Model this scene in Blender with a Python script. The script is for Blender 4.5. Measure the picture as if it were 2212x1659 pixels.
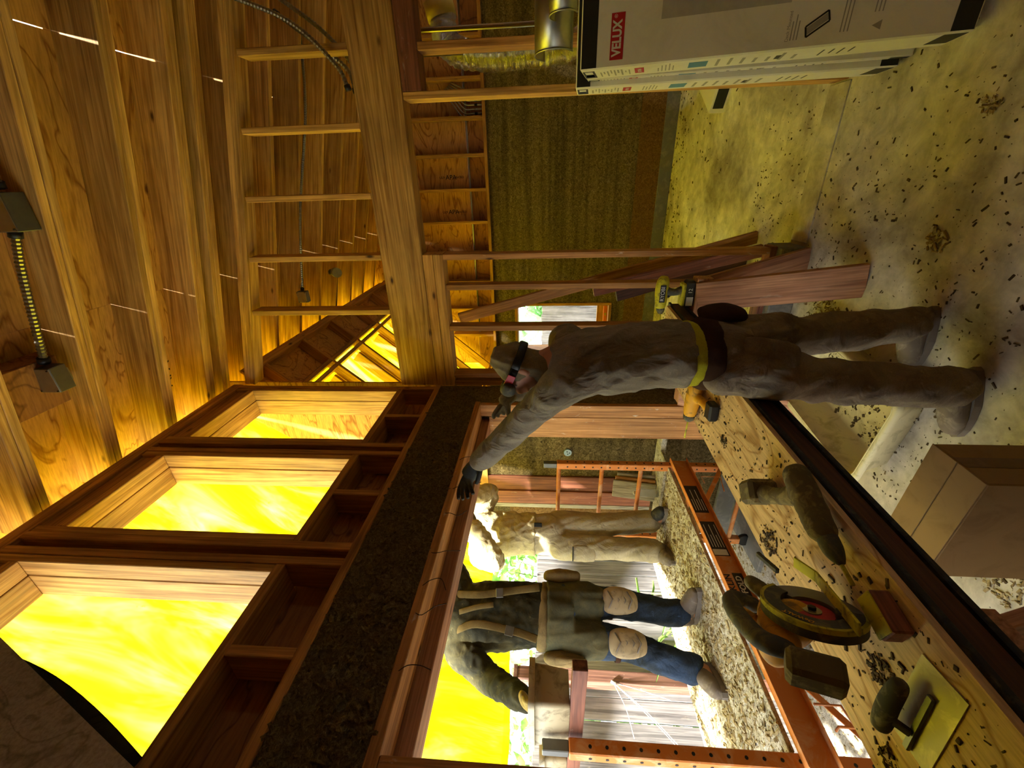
import bpy, bmesh, math, random
from mathutils import Vector, Matrix, noise, Quaternion
random.seed(7)
scene = bpy.context.scene
for o in list(bpy.data.objects):
    bpy.data.objects.remove(o)
COL = scene.collection

# ---------------------------------------------------------------- camera
# the photograph is a portrait picture lying on its side: world up points to the left of the frame
H = 1.6
yaw, pitch, roll = math.radians(26.3), math.radians(4.4), math.radians(0.308)
FW = Vector((-math.sin(yaw) * math.cos(pitch), math.cos(yaw) * math.cos(pitch), math.sin(pitch)))
RR = Vector((math.cos(yaw), math.sin(yaw), 0))
UU = RR.cross(FW)
RT = RR * math.cos(roll) + UU * math.sin(roll)
UP = UU * math.cos(roll) - RR * math.sin(roll)
cd = bpy.data.cameras.new('camera')
cam = bpy.data.objects.new('camera', cd)
COL.objects.link(cam)
cx, cyv, cz = -UP, RT, -FW
cam.matrix_world = Matrix(((cx.x, cyv.x, cz.x, 0), (cx.y, cyv.y, cz.y, 0), (cx.z, cyv.z, cz.z, H), (0, 0, 0, 1)))
cd.sensor_width = 36.0
cd.sensor_fit = 'HORIZONTAL'
cd.lens = 895.4 * 36.0 / 2212.0
cd.clip_start = 0.02
scene.camera = cam

# ---------------------------------------------------------------- light
scene.view_settings.view_transform = 'Standard'
scene.view_settings.look = 'None'
scene.view_settings.gamma = 1.0
scene.view_settings.use_curve_mapping = False
scene.view_settings.exposure = 2.0
world = bpy.data.worlds.new('sky')
scene.world = world
world.use_nodes = True
wn = world.node_tree.nodes
bg = wn['Background']
bg.inputs[0].default_value = (0.86, 0.93, 1.0, 1)
bg.inputs[1].default_value = 1.7
sd = bpy.data.lights.new('sun', 'SUN')
sd.energy = 12.0
sd.angle = math.radians(3.0)
sd.color = (1.0, 0.98, 0.93)
sun = bpy.data.objects.new('sun', sd)
COL.objects.link(sun)
sun.rotation_euler = Vector((-0.2, 0.60, -0.77)).to_track_quat('-Z', 'Y').to_euler()
scene.cycles.max_bounces = 10
scene.cycles.diffuse_bounces = 7
scene.cycles.glossy_bounces = 4
scene.cycles.transmission_bounces = 6
scene.cycles.sample_clamp_indirect = 8.0
scene.cycles.use_denoising = True

# ---------------------------------------------------------------- materials
MATS = {}
def newmat(name):
    m = bpy.data.materials.new(name); m.use_nodes = True
    nt = m.node_tree
    for n in list(nt.nodes):
        nt.nodes.remove(n)
    out = nt.nodes.new('ShaderNodeOutputMaterial')
    MATS[name] = m
    return m, nt, out
def N(nt, t, **kw):
    n = nt.nodes.new('ShaderNode' + t)
    for k, v in kw.items():
        if k.startswith('_'):
            setattr(n, k[1:], v)
        else:
            n.inputs[int(k[1:]) if k[0] == 'i' and k[1:].isdigit() else k.replace('__', ' ')].default_value = v
    return n
def ramp(nt, stops, interp='LINEAR'):
    r = nt.nodes.new('ShaderNodeValToRGB')
    el = r.color_ramp.elements
    r.color_ramp.interpolation = interp
    while len(el) < len(stops):
        el.new(0.5)
    for e, (p, c) in zip(el, stops):
        e.position = p
        e.color = (c[0], c[1], c[2], 1) if not isinstance(c, (int, float)) else (c, c, c, 1)
    return r
def hx(h):
    h = h.lstrip('#'); c = [int(h[i:i+2], 16) / 255 for i in (0, 2, 4)]
    return tuple(((v + 0.055) / 1.055) ** 2.4 if v > 0.04045 else v / 12.92 for v in c)
def coords(nt, scale, space='Object', rnd=True, rot=(0, 0, 0)):
    tc = N(nt, 'TexCoord'); mp = N(nt, 'Mapping')
    mp.inputs['Scale'].default_value = scale
    mp.inputs['Rotation'].default_value = rot
    if rnd:
        oi = N(nt, 'ObjectInfo')
        ad = N(nt, 'VectorMath', _operation='ADD')
        cm = N(nt, 'VectorMath', _operation='SCALE'); cm.inputs[0].default_value = (7.3, 13.1, 5.7)
        nt.links.new(oi.outputs['Random'], cm.inputs['Scale'])
        nt.links.new(tc.outputs[space], ad.inputs[0]); nt.links.new(cm.outputs[0], ad.inputs[1])
        nt.links.new(ad.outputs[0], mp.inputs[0])
    else:
        nt.links.new(tc.outputs[space], mp.inputs[0])
    return mp.outputs[0]
def mix(nt, fac, a, b, mode='MIX'):
    m = N(nt, 'MixRGB', _blend_type=mode)
    for i, v in zip((0, 1, 2), (fac, a, b)):
        if hasattr(v, 'links') or hasattr(v, 'is_linked'):
            nt.links.new(v, m.inputs[i])
        elif isinstance(v, (int, float)):
            m.inputs[i].default_value = v if i == 0 else (v, v, v, 1)
        else:
            m.inputs[i].default_value = (v[0], v[1], v[2], 1)
    return m.outputs[0]
def finish(nt, out, col, rough=0.7, bump=None, bstr=0.3, bdist=0.01, metal=0.0, spec=0.3):
    b = N(nt, 'BsdfPrincipled')
    if hasattr(col, 'is_linked'): nt.links.new(col, b.inputs['Base Color'])
    else: b.inputs['Base Color'].default_value = (col[0], col[1], col[2], 1)
    if hasattr(rough, 'is_linked'): nt.links.new(rough, b.inputs['Roughness'])
    else: b.inputs['Roughness'].default_value = rough
    b.inputs['Metallic'].default_value = metal
    b.inputs['Specular IOR Level'].default_value = spec
    if bump is not None:
        bp = N(nt, 'Bump'); bp.inputs['Strength'].default_value = bstr; bp.inputs['Distance'].default_value = bdist
        nt.links.new(bump, bp.inputs['Height']); nt.links.new(bp.outputs[0], b.inputs['Normal'])
    nt.links.new(b.outputs[0], out.inputs[0])
    return b
def noise_tex(nt, vec, scale, detail=4, rough=0.6, dist=0.0):
    n = N(nt, 'TexNoise'); n.inputs['Scale'].default_value = scale; n.inputs['Detail'].default_value = detail
    n.inputs['Roughness'].default_value = rough; n.inputs['Distortion'].default_value = dist
    nt.links.new(vec, n.inputs['Vector'])
    return n.outputs['Fac']
def wood(name, dark, light, knot='#4a2a10', var=0.25, rough=0.65, splash=0.0, dirt=0.25):
    m, nt, out = newmat(name)
    v = coords(nt, (0.8, 16, 16)); v2 = coords(nt, (3, 110, 110)); vk = coords(nt, (2.4, 6, 6)); vd = coords(nt, (1, 1, 1))
    g = noise_tex(nt, v, 1.6, 3, 0.55, 1.6); f = noise_tex(nt, v2, 1.0, 2, 0.6)
    r = ramp(nt, [(0.3, hx(dark)), (0.62, hx(light))]); nt.links.new(g, r.inputs[0])
    rf = ramp(nt, [(0.3, 0.60), (0.6, 1.0)]); nt.links.new(f, rf.inputs[0])
    c = mix(nt, 1.0, r.outputs[0], rf.outputs[0], 'MULTIPLY')
    vo = N(nt, 'TexVoronoi'); vo.inputs['Scale'].default_value = 1.0; nt.links.new(vk, vo.inputs['Vector'])
    rk = ramp(nt, [(0.03, 1.0), (0.09, 0.0)]); nt.links.new(vo.outputs['Distance'], rk.inputs[0])
    c = mix(nt, rk.outputs[0], c, hx(knot))
    d = noise_tex(nt, vd, 2.3, 4, 0.6); rd = ramp(nt, [(0.35, 1.0 - dirt), (0.6, 1.0)]); nt.links.new(d, rd.inputs[0])
    c = mix(nt, 1.0, c, rd.outputs[0], 'MULTIPLY')
    if splash > 0:
        s = noise_tex(nt, coords(nt, (5, 14, 14)), 2.0, 5, 0.7, 0.5); rs = ramp(nt, [(0.62, 0.0), (0.70, splash)]); nt.links.new(s, rs.inputs[0])
        c = mix(nt, rs.outputs[0], c, hx('#c9bda6'))
    oi = N(nt, 'ObjectInfo'); hs = N(nt, 'HueSaturation')
    mr = N(nt, 'MapRange'); mr.inputs[3].default_value = 1 - var; mr.inputs[4].default_value = 1 + var * 0.5
    nt.links.new(oi.outputs['Random'], mr.inputs[0]); nt.links.new(mr.outputs[0], hs.inputs['Value']); nt.links.new(c, hs.inputs['Color'])
    finish(nt, out, hs.outputs[0], rough, f, 0.12, 0.004)
    return m
def plywood(name, dark, light, rough=0.7, sc=(1.0, 3.2, 3.2)):
    m, nt, out = newmat(name)
    v = coords(nt, sc); fine = noise_tex(nt, coords(nt, tuple(a * a * 9 for a in sc)), 1.0, 3, 0.65); vd = coords(nt, (1, 1, 1)); vk = coords(nt, (2.6, 4.5, 4.5))
    g = noise_tex(nt, v, 1.0, 3, 0.5, 1.6)
    w = N(nt, 'Math', _operation='PINGPONG'); w.inputs[1].default_value = 0.08; nt.links.new(g, w.inputs[0])
    w2 = N(nt, 'Math', _operation='MULTIPLY'); w2.inputs[1].default_value = 12.5; nt.links.new(w.outputs[0], w2.inputs[0])
    r = ramp(nt, [(0.0, hx(dark)), (0.28, hx(light)), (1.0, hx(light))]); nt.links.new(w2.outputs[0], r.inputs[0])
    d = noise_tex(nt, vd, 1.6, 3, 0.6); rd = ramp(nt, [(0.3, 0.72), (0.65, 1.0)]); nt.links.new(d, rd.inputs[0])
    c = mix(nt, 1.0, r.outputs[0], rd.outputs[0], 'MULTIPLY')
    rfi = ramp(nt, [(0.35, 0.70), (0.6, 1.0)]); nt.links.new(fine, rfi.inputs[0]); c = mix(nt, 1.0, c, rfi.outputs[0], 'MULTIPLY')
    vo = N(nt, 'TexVoronoi'); vo.inputs['Scale'].default_value = 1.0; nt.links.new(vk, vo.inputs['Vector'])
    rk = ramp(nt, [(0.04, 1.0), (0.10, 0.0)]); nt.links.new(vo.outputs['Distance'], rk.inputs[0])
    c = mix(nt, rk.outputs[0], c, hx('#5a3212'))
    finish(nt, out, c, rough, g, 0.06, 0.004)
    return m
def hemp(name, dark, mid, light, band=0.0, scale=1.0):
    m, nt, out = newmat(name)
    v = coords(nt, (1, 1, 1), rnd=False)
    n1 = noise_tex(nt, v, 42 * scale, 6, 0.72, 1.6)
    n2 = noise_tex(nt, coords(nt, (1, 1, 2.4), rnd=False), 95 * scale, 4, 0.7, 2.5)
    r = ramp(nt, [(0.33, hx(dark)), (0.5, hx(mid)), (0.66, hx(light))]); nt.links.new(n1, r.inputs[0])
    r2 = ramp(nt, [(0.36, 0.45), (0.58, 1.1)]); nt.links.new(n2, r2.inputs[0])
    c = mix(nt, 0.8, r.outputs[0], r2.outputs[0], 'MULTIPLY')
    if band > 0:
        b = noise_tex(nt, coords(nt, (0.35, 0.35, 7), rnd=False), 1.6, 3, 0.6); rb = ramp(nt, [(0.35, 1 - band), (0.6, 1.0 + band * 0.4)]); nt.links.new(b, rb.inputs[0])
        c = mix(nt, 1.0, c, rb.outputs[0], 'MULTIPLY')
    a = N(nt, 'Math', _operation='ADD'); nt.links.new(n1, a.inputs[0]); nt.links.new(n2, a.inputs[1])
    finish(nt, out, c, 0.95, a.outputs[0], 0.9, 0.02, spec=0.1)
    return m
def cloth(name, base, dirtc, amt=0.5, fold=0.5, rough=0.9, fs=9, stretch=(1, 1, 1), dust=None):
    m, nt, out = newmat(name)
    v = coords(nt, (1, 1, 1), rnd=False)
    n = noise_tex(nt, v, 7, 5, 0.65, 0.6); f = noise_tex(nt, coords(nt, stretch, rnd=False), fs, 3, 0.5, 1.0); wv = noise_tex(nt, v, 260, 1, 0.5)
    r = ramp(nt, [(0.42, 0.0), (0.68, amt)]); nt.links.new(n, r.inputs[0])
    c = mix(nt, r.outputs[0], hx(base), hx(dirtc))
    rw = ramp(nt, [(0.3, 0.8), (0.7, 1.0)]); nt.links.new(wv, rw.inputs[0])
    c = mix(nt, 1.0, c, rw.outputs[0], 'MULTIPLY')
    if dust:
        n3 = noise_tex(nt, v, 26, 4, 0.7); r3 = ramp(nt, [(0.62, 0.0), (0.72, 0.6)]); nt.links.new(n3, r3.inputs[0])
        c = mix(nt, r3.outputs[0], c, hx(dust))
    finish(nt, out, c, rough, f, fold, 0.03, spec=0.15)
    return m
def paint(name, base, wear, amt=0.5, rough=0.5, metal=0.0, sc=14, bstr=0.15):
    m, nt, out = newmat(name)
    v = coords(nt, (1, 1, 1))
    n = noise_tex(nt, v, sc, 5, 0.65, 0.8)
    r = ramp(nt, [(0.5, 0.0), (0.66, amt)]); nt.links.new(n, r.inputs[0])
    c = mix(nt, r.outputs[0], hx(base), hx(wear))
    finish(nt, out, c, rough, n, bstr, 0.004, metal)
    return m
def plain(name, base, rough=0.6, metal=0.0, spec=0.4):
    m, nt, out = newmat(name)
    n = noise_tex(nt, coords(nt, (1, 1, 1)), 30, 3, 0.6); r = ramp(nt, [(0.3, 0.86), (0.7, 1.0)]); nt.links.new(n, r.inputs[0])
    finish(nt, out, mix(nt, 1.0, hx(base), r.outputs[0], 'MULTIPLY'), rough, None, metal=metal, spec=spec)
    return m

LUM = wood('fir_lumber', '#a87434', '#dba95c')
LUMO = wood('orange_fir_lumber', '#9c6832', '#c99250', splash=0.0)
LUMS = wood('splashed_lumber', '#a06a38', '#cd9559', splash=0.75)
LUMP = wood('pinkish_lumber', '#a0694a', '#cb9670', splash=0.2)
LUMR = wood('red_stained_lumber', '#7a4630', '#a5684a', splash=0.35)
PLY = plywood('fir_plywood', '#9a6228', '#d09850')
PLYB = plywood('brown_plywood', '#7c4a24', '#a8703c')
PLYG = plywood('grey_plywood', '#8d836c', '#b0a68e')
PLYY = plywood('bench_plywood', '#b58a50', '#e2bf86', sc=(3.6, 1.0, 3.2))
HEMP = hemp('hempcrete', '#4a3f26', '#8d794c', '#bea876', band=0.35)
HEMPD = hemp('rough_hempcrete', '#5a4d36', '#9a8861', '#c9b78c')
HEMPO = hemp('tan_hempcrete', '#6b4a26', '#9a733f', '#b98f57')
HEMPL = hemp('loose_hemp_ground', '#a8987c', '#d8cdb8', '#f2ede2', scale=0.7)
GREYW = wood('weathered_boards', '#6f6b69', '#a9a5a2', knot='#45403e', splash=0.25)
FPOST = wood('brown_fence_post', '#5a3a2e', '#86604e', splash=0.4)

def concrete():
    m, nt, out = newmat('dusty_concrete')
    v = coords(nt, (1, 1, 1), rnd=False)
    a = noise_tex(nt, v, 1.3, 6, 0.62, 0.7); b = noise_tex(nt, v, 9, 5, 0.7, 0.4); c2 = noise_tex(nt, v, 70, 3, 0.6)
    r = ramp(nt, [(0.32, hx('#8c8270')), (0.47, hx('#bdb4a0')), (0.66, hx('#e4decf'))]); nt.links.new(a, r.inputs[0])
    r2 = ramp(nt, [(0.3, 0.62), (0.62, 1.05)]); nt.links.new(b, r2.inputs[0])
    c = mix(nt, 1.0, r.outputs[0], r2.outputs[0], 'MULTIPLY')
    vo = N(nt, 'TexVoronoi'); vo.inputs['Scale'].default_value = 38; vo.inputs['Randomness'].default_value = 1; nt.links.new(v, vo.inputs['Vector'])
    rk = ramp(nt, [(0.06, 0.85), (0.13, 0.0)]); nt.links.new(vo.outputs['Distance'], rk.inputs[0])
    mk = noise_tex(nt, v, 3.1, 3, 0.6); rm = ramp(nt, [(0.47, 0.0), (0.56, 1.0)]); nt.links.new(mk, rm.inputs[0])
    c = mix(nt, mix(nt, 1.0, rk.outputs[0], rm.outputs[0], 'MULTIPLY'), c, hx('#3e352a'))
    finish(nt, out, c, 0.85, c2, 0.25, 0.003, spec=0.2)
    return m
CONC = concrete()
CURB = paint('grey_concrete_curb', '#6e6c66', '#8a857a', 0.7, 0.9)
def tarpmat():
    m, nt, out = newmat('yellow_tarp')
    v = coords(nt, (1, 1, 1), rnd=False)
    a = noise_tex(nt, coords(nt, (0.5, 1.6, 0.5), rnd=False), 2.2, 4, 0.6, 1.0); b = noise_tex(nt, v, 20, 3, 0.6)
    r = ramp(nt, [(0.3, hx('#f0e21a')), (0.5, hx('#fbf43c')), (0.72, hx('#fffba0'))]); nt.links.new(a, r.inputs[0])
    rb = ramp(nt, [(0.68, 0.0), (0.76, 0.5)]); nt.links.new(b, rb.inputs[0])
    c = mix(nt, rb.outputs[0], r.outputs[0], hx('#b79a10'))
    bp = N(nt, 'Bump'); bp.inputs['Strength'].default_value = 0.5; bp.inputs['Distance'].default_value = 0.05; nt.links.new(a, bp.inputs['Height'])
    t = N(nt, 'BsdfTranslucent'); d = N(nt, 'BsdfDiffuse'); mx = N(nt, 'MixShader'); mx.inputs[0].default_value = 0.25
    for s in (t, d):
        nt.links.new(c, s.inputs['Color']); nt.links.new(bp.outputs[0], s.inputs['Normal'])
    nt.links.new(t.outputs[0], mx.inputs[1]); nt.links.new(d.outputs[0], mx.inputs[2]); nt.links.new(mx.outputs[0], out.inputs[0])
    return m
TARP = tarpmat()
BLACKF = cloth('black_fabric', '#15170f', '#2b2c20', 0.4)
STEEL = plain('galvanised_steel', '#a8a89c', 0.32, 0.95)
DSTEEL = plain('dull_steel', '#6d6c66', 0.45, 0.8)
ORANGE = paint('orange_scaffold_paint', '#cc7c38', '#d8b48c', 0.6, 0.5, sc=10)
BLACK = plain('black_plastic', '#1a1a18', 0.5)
WHITE = plain('white_plastic', '#d8d6d0', 0.5)
GLASS, _nt, _o = newmat('window_glass')
_g = N(_nt, 'BsdfGlass'); _g.inputs['Roughness'].default_value = 0.0; _g.inputs['IOR'].default_value = 1.0
_tr = N(_nt, 'BsdfTransparent'); _gl = N(_nt, 'BsdfGlossy'); _gl.inputs['Roughness'].default_value = 0.02
_ms = N(_nt, 'MixShader'); _ms.inputs[0].default_value = 0.06
_nt.links.new(_tr.outputs[0], _ms.inputs[1]); _nt.links.new(_gl.outputs[0], _ms.inputs[2]); _nt.links.new(_ms.outputs[0], _o.inputs[0])

# ---------------------------------------------------------------- builders
def W(o):
    m = o.matrix_basis.copy()
    if o.parent:
        m = W(o.parent) @ o.matrix_parent_inverse @ m
    return m
def adopt(o, parent):
    if parent is not None:
        o.parent = parent
        o.matrix_parent_inverse = W(parent).inverted()
def link(name, me, mat=None, parent=None, M=None, smooth=False):
    o = bpy.data.objects.new(name, me)
    COL.objects.link(o)
    if M is not None: o.matrix_basis = M
    adopt(o, parent)
    if mat is not None and not me.materials: me.materials.append(mat)
    if smooth:
        me.polygons.foreach_set('use_smooth', [True] * len(me.polygons))
    return o
def thing(name, label, cat, loc=(0, 0, 0), group=None, kind=None):
    o = bpy.data.objects.new(name, None); COL.objects.link(o)
    o.empty_display_size = 0.1
    o.matrix_basis = Matrix.Translation(loc)
    o['label'] = label; o['category'] = cat
    if group: o['group'] = group
    if kind: o['kind'] = kind
    return o
def struct(name, label, cat, loc=(0, 0, 0)):
    return thing(name, label, cat, loc, None, 'structure')
def tag(o, label, cat, group=None, kind=None):
    o['label'] = label; o['category'] = cat
    if group: o['group'] = group
    if kind: o['kind'] = kind
    return o
_cache = {}
def boxmesh(l, w, h, bev, mat):
    k = (round(l, 3), round(w, 3), round(h, 3), bev, mat.name if mat else '')
    if k in _cache: return _cache[k]
    bm = bmesh.new()
    bmesh.ops.create_cube(bm, size=1.0)
    for v in bm.verts:
        v.co = Vector((v.co.x * l, v.co.y * w, v.co.z * h))
    if bev > 0:
        bmesh.ops.bevel(bm, geom=list(bm.edges), offset=min(bev, 0.3 * min(l, w, h)), segments=1, affect='EDGES')
    me = bpy.data.meshes.new('board'); bm.to_mesh(me); bm.free()
    if mat: me.materials.append(mat)
    _cache[k] = me
    return me
def beam(name, p0, p1, w, h, mat, parent=None, up=(0, 0, 1), bev=0.003):
    """a board from p0 to p1; h along up, w across"""
    p0, p1 = Vector(p0), Vector(p1)
    d = p1 - p0; L = d.length; x = d.normalized(); u = Vector(up)
    u = (u - x * u.dot(x)).normalized(); s = u.cross(x)
    M = Matrix(((x.x, s.x, u.x, 0), (x.y, s.y, u.y, 0), (x.z, s.z, u.z, 0), (0, 0, 0, 1)))
    M.translation = (p0 + p1) / 2
    return link(name, boxmesh(L, w, h, bev, mat), mat, parent, M)
def box(name, lo, hi, mat, parent=None, bev=0.003):
    """an axis-aligned board; its grain runs along the longest side"""
    lo, hi = Vector(lo), Vector(hi); c = (lo + hi) / 2; s = hi - lo
    ax = max(range(3), key=lambda i: s[i])
    if ax == 0: return beam(name, (lo.x, c.y, c.z), (hi.x, c.y, c.z), s.y, s.z, mat, parent, (0, 0, 1), bev)
    if ax == 1: return beam(name, (c.x, lo.y, c.z), (c.x, hi.y, c.z), s.x, s.z, mat, parent, (0, 0, 1), bev)
    return beam(name, (c.x, c.y, lo.z), (c.x, c.y, hi.z), s.x, s.y, mat, parent, (0, 1, 0), bev)
def poly(name, verts, faces, mat, parent=None, smooth=False, M=None):
    me = bpy.data.meshes.new(name); me.from_pydata([tuple(v) for v in verts], [], faces); me.update()
    return link(name, me, mat, parent, M, smooth)
def slab(name, pts, n, t, mat, parent=None):
    """a flat outline given thickness t along n"""
    n = Vector(n).normalized() * t; a = [Vector(p) for p in pts]; k = len(a)
    v = a + [p + n for p in a]
    f = [tuple(range(k))[::-1], tuple(range(k, 2 * k))] + [(i, (i + 1) % k, k + (i + 1) % k, k + i) for i in range(k)]
    o = poly(name, v, f, mat, parent)
    bm = bmesh.new(); bm.from_mesh(o.data); bmesh.ops.recalc_face_normals(bm, faces=list(bm.faces)); bm.to_mesh(o.data); bm.free()
    return o
def catmull(pts, n):
    pts = [Vector(p) for p in pts]
    if len(pts) < 3:
        return [pts[0].lerp(pts[-1], i / n) for i in range(n + 1)]
    P = [pts[0] * 2 - pts[1]] + pts + [pts[-1] * 2 - pts[-2]]
    out = []
    for i in range(1, len(P) - 2):
        for j in range(n):
            t = j / n
            out.append(0.5 * ((2 * P[i]) + (P[i+1] - P[i-1]) * t + (2 * P[i-1] - 5 * P[i] + 4 * P[i+1] - P[i+2]) * t * t + (3 * P[i] - P[i-1] - 3 * P[i+1] + P[i+2]) * t ** 3))
    out.append(P[-2].copy())
    return out
def tube_bm(bm, pts, radii, seg=10, ref=None, cap=True, sub=1):
    """a swept tube; radii are floats or (a, b) with a along ref"""
    rr = [(r, r) if isinstance(r, (int, float)) else r for r in radii]
    if sub > 1:
        cp = catmull([Vector(p) for p in pts], sub)
        ra = catmull([Vector((a, b, 0)) for a, b in rr], sub)
        pts, rr = cp, [(max(v.x, 0.0005), max(v.y, 0.0005)) for v in ra]
    pts = [Vector(p) for p in pts]; rings = []; n = len(pts)
    prev = None
    for i, p in enumerate(pts):
        t = (pts[min(i + 1, n - 1)] - pts[max(i - 1, 0)]).normalized()
        if ref is not None:
            a = Vector(ref) - t * t.dot(Vector(ref))
            if a.length < 1e-3: a = t.orthogonal()
        elif prev is None: a = t.orthogonal()
        else: a = prev - t * t.dot(prev)
        a.normalize(); prev = a; b = t.cross(a)
        rings.append([bm.verts.new(p + a * rr[i][0] * math.cos(2 * math.pi * k / seg) + b * rr[i][1] * math.sin(2 * math.pi * k / seg)) for k in range(seg)])
    for i in range(n - 1):
        for k in range(seg):
            bm.faces.new((rings[i][k], rings[i][(k + 1) % seg], rings[i + 1][(k + 1) % seg], rings[i + 1][k]))
    if cap:
        bm.faces.new(rings[0][::-1]); bm.faces.new(rings[-1])
def tube(name, pts, radii, mat, parent=None, seg=10, ref=None, sub=1, smooth=True):
    if isinstance(radii, (int, float)): radii = [radii] * len(pts)
    bm = bmesh.new(); tube_bm(bm, pts, radii, seg, ref, True, sub)
    me = bpy.data.meshes.new(name); bm.to_mesh(me); bm.free()
    o = link(name, me, mat, parent)
    if smooth: me.polygons.foreach_set('use_smooth', [len(p.vertices) == 4 for p in me.polygons])
    return o
def join_tubes(name, specs, mat, parent=None, seg=8):
    bm = bmesh.new()
    for pts, r in specs:
        tube_bm(bm, pts, [r] * len(pts) if isinstance(r, (int, float)) else r, seg)
    me = bpy.data.meshes.new(name); bm.to_mesh(me); bm.free()
    o = link(name, me, mat, parent)
    me.polygons.foreach_set('use_smooth', [len(p.vertices) == 4 for p in me.polygons])
    return o
def lathe(name, profile, base, axis, mat, parent=None, seg=24):
    base, axis = Vector(base), Vector(axis).normalized()
    return tube(name, [base + axis * z for z, r in profile], [r for z, r in profile], mat, parent, seg)
def text(name, s, size, M, mat, parent=None, ext=0.0006, font_bold=0.0):
    cu = bpy.data.curves.new(name, 'FONT'); cu.body = s; cu.size = size; cu.extrude = ext; cu.offset = font_bold
    cu.align_x = 'CENTER'; cu.align_y = 'CENTER'
    o = bpy.data.objects.new(name, cu); COL.objects.link(o)
    dg = bpy.context.evaluated_depsgraph_get()
    me = bpy.data.meshes.new_from_object(o.evaluated_get(dg)); bpy.data.objects.remove(o)
    me.name = name; me.materials.clear()
    return link(name, me, mat, parent, M)
def frame(o, x, z):
    """a matrix with its x axis along x, its z axis (facing) along z"""
    x = Vector(x).normalized(); z = Vector(z); z = (z - x * x.dot(z)).normalized(); y = z.cross(x)
    M = Matrix(((x.x, y.x, z.x, 0), (x.y, y.y, z.y, 0), (x.z, y.z, z.z, 0), (0, 0, 0, 1))); M.translation = Vector(o)
    return M
def fuse(name, tubes, voxel, mat, parent=None, wr=0.0, wf=14.0, ws=(1, 1, 1), smooth=4, wd=None):
    """tubes melted into one continuous surface, with folds"""
    bm = bmesh.new()
    for t in tubes:
        pts, rad = t[0], t[1]
        kw = t[2] if len(t) > 2 else {}
        rad = [(r, r) if isinstance(r, (int, float)) else r for r in rad]
        p = [Vector(q) for q in pts]
        d0 = (p[0] - p[1]).normalized(); d1 = (p[-1] - p[-2]).normalized()
        m0, m1 = min(rad[0]), min(rad[-1])
        if not kw.get('flat'):
            p = [p[0] + d0 * m0 * 0.75] + p + [p[-1] + d1 * m1 * 0.75]
            rad = [(rad[0][0] * 0.55, rad[0][1] * 0.55)] + rad + [(rad[-1][0] * 0.55, rad[-1][1] * 0.55)]
        tube_bm(bm, p, rad, kw.get('seg', 14), kw.get('ref'), True, kw.get('sub', 3))
    bmesh.ops.recalc_face_normals(bm, faces=list(bm.faces))
    me = bpy.data.meshes.new(name); bm.to_mesh(me); bm.free()
    o = bpy.data.objects.new('tmp', me); COL.objects.link(o)
    r = o.modifiers.new('r', 'REMESH'); r.mode = 'VOXEL'; r.voxel_size = voxel; r.use_smooth_shade = True
    s = o.modifiers.new('s', 'SMOOTH'); s.factor = 0.5; s.iterations = smooth
    dg = bpy.context.evaluated_depsgraph_get(); dg.update()
    m2 = bpy.data.meshes.new_from_object(o.evaluated_get(dg)); bpy.data.objects.remove(o); bpy.data.meshes.remove(me)
    m2.name = name
    if wr > 0:
        nn = [v.normal.copy() for v in m2.vertices]
        for v, nr in zip(m2.vertices, nn):
            q = Vector((v.co.x * ws[0], v.co.y * ws[1], v.co.z * ws[2]))
            if wd is not None:
                dv = Vector(wd).normalized(); q = q - dv * (dv.dot(q) * 0.78)
            q = q * wf
            a = noise.noise(q + Vector((3, 1, 7))) ; b = 1 - abs(noise.noise(q * 0.8 + Vector((9, 4, 2)))) * 2
            v.co += nr * wr * (a * 0.8 + b * 0.7)
    m2.materials.clear()
    m2.update()
    return link(name, m2, mat, parent, smooth=True)
def chips(name, label, cat, pts, mat, size=(0.012, 0.004, 0.0025), seed=1, up=None, tilt=0.4):
    """loose hemp shavings lying at the given points"""
    R = random.Random(seed); V = []; F = []
    for p in pts:
        n = Vector(up) if up is not None else Vector((0, 0, 1))
        n = (n + Vector((R.uniform(-1, 1), R.uniform(-1, 1), R.uniform(-1, 1))) * tilt).normalized()
        x = n.orthogonal().normalized(); x = Quaternion(n, R.uniform(0, 6.28)) @ x; y = n.cross(x)
        k = 0.35 + 1.7 * R.random() ** 2.5; l, w, h = size[0] * k * R.uniform(0.5, 1.6), size[1] * k * R.uniform(0.7, 2.0), size[2] * k * R.uniform(0.6, 1.6)
        b = len(V); p = Vector(p)
        for sx, sy, sz in ((-1,-1,-1),(1,-1,-1),(1,1,-1),(-1,1,-1),(-.8,-.7,1),(.9,-.8,1),(.8,.7,1),(-.9,.8,1)):
            V.append(p + x * sx * l / 2 + y * sy * w / 2 + n * sz * h / 2)
        F += [(b, b+3, b+2, b+1), (b+4, b+5, b+6, b+7), (b, b+1, b+5, b+4), (b+1, b+2, b+6, b+5), (b+2, b+3, b+7, b+6), (b+3, b, b+4, b+7)]
    o = poly(name, V, F, mat)
    return tag(o, label, cat, kind='stuff')
CHIPD = paint('dark_hemp_chip', '#4a3d28', '#7a6744', 0.8, 0.95)
CHIPL = paint('pale_hemp_chip', '#8d7a54', '#c4b388', 0.9, 0.95)

# ================================================================ THE SETTING
def zr(x):                      # underside of the roof sheathing over both rooms
    return 3.77 - 0.26 * (x - 0.65)
RN = Vector((0.26, 0, 1)).normalized()

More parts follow.
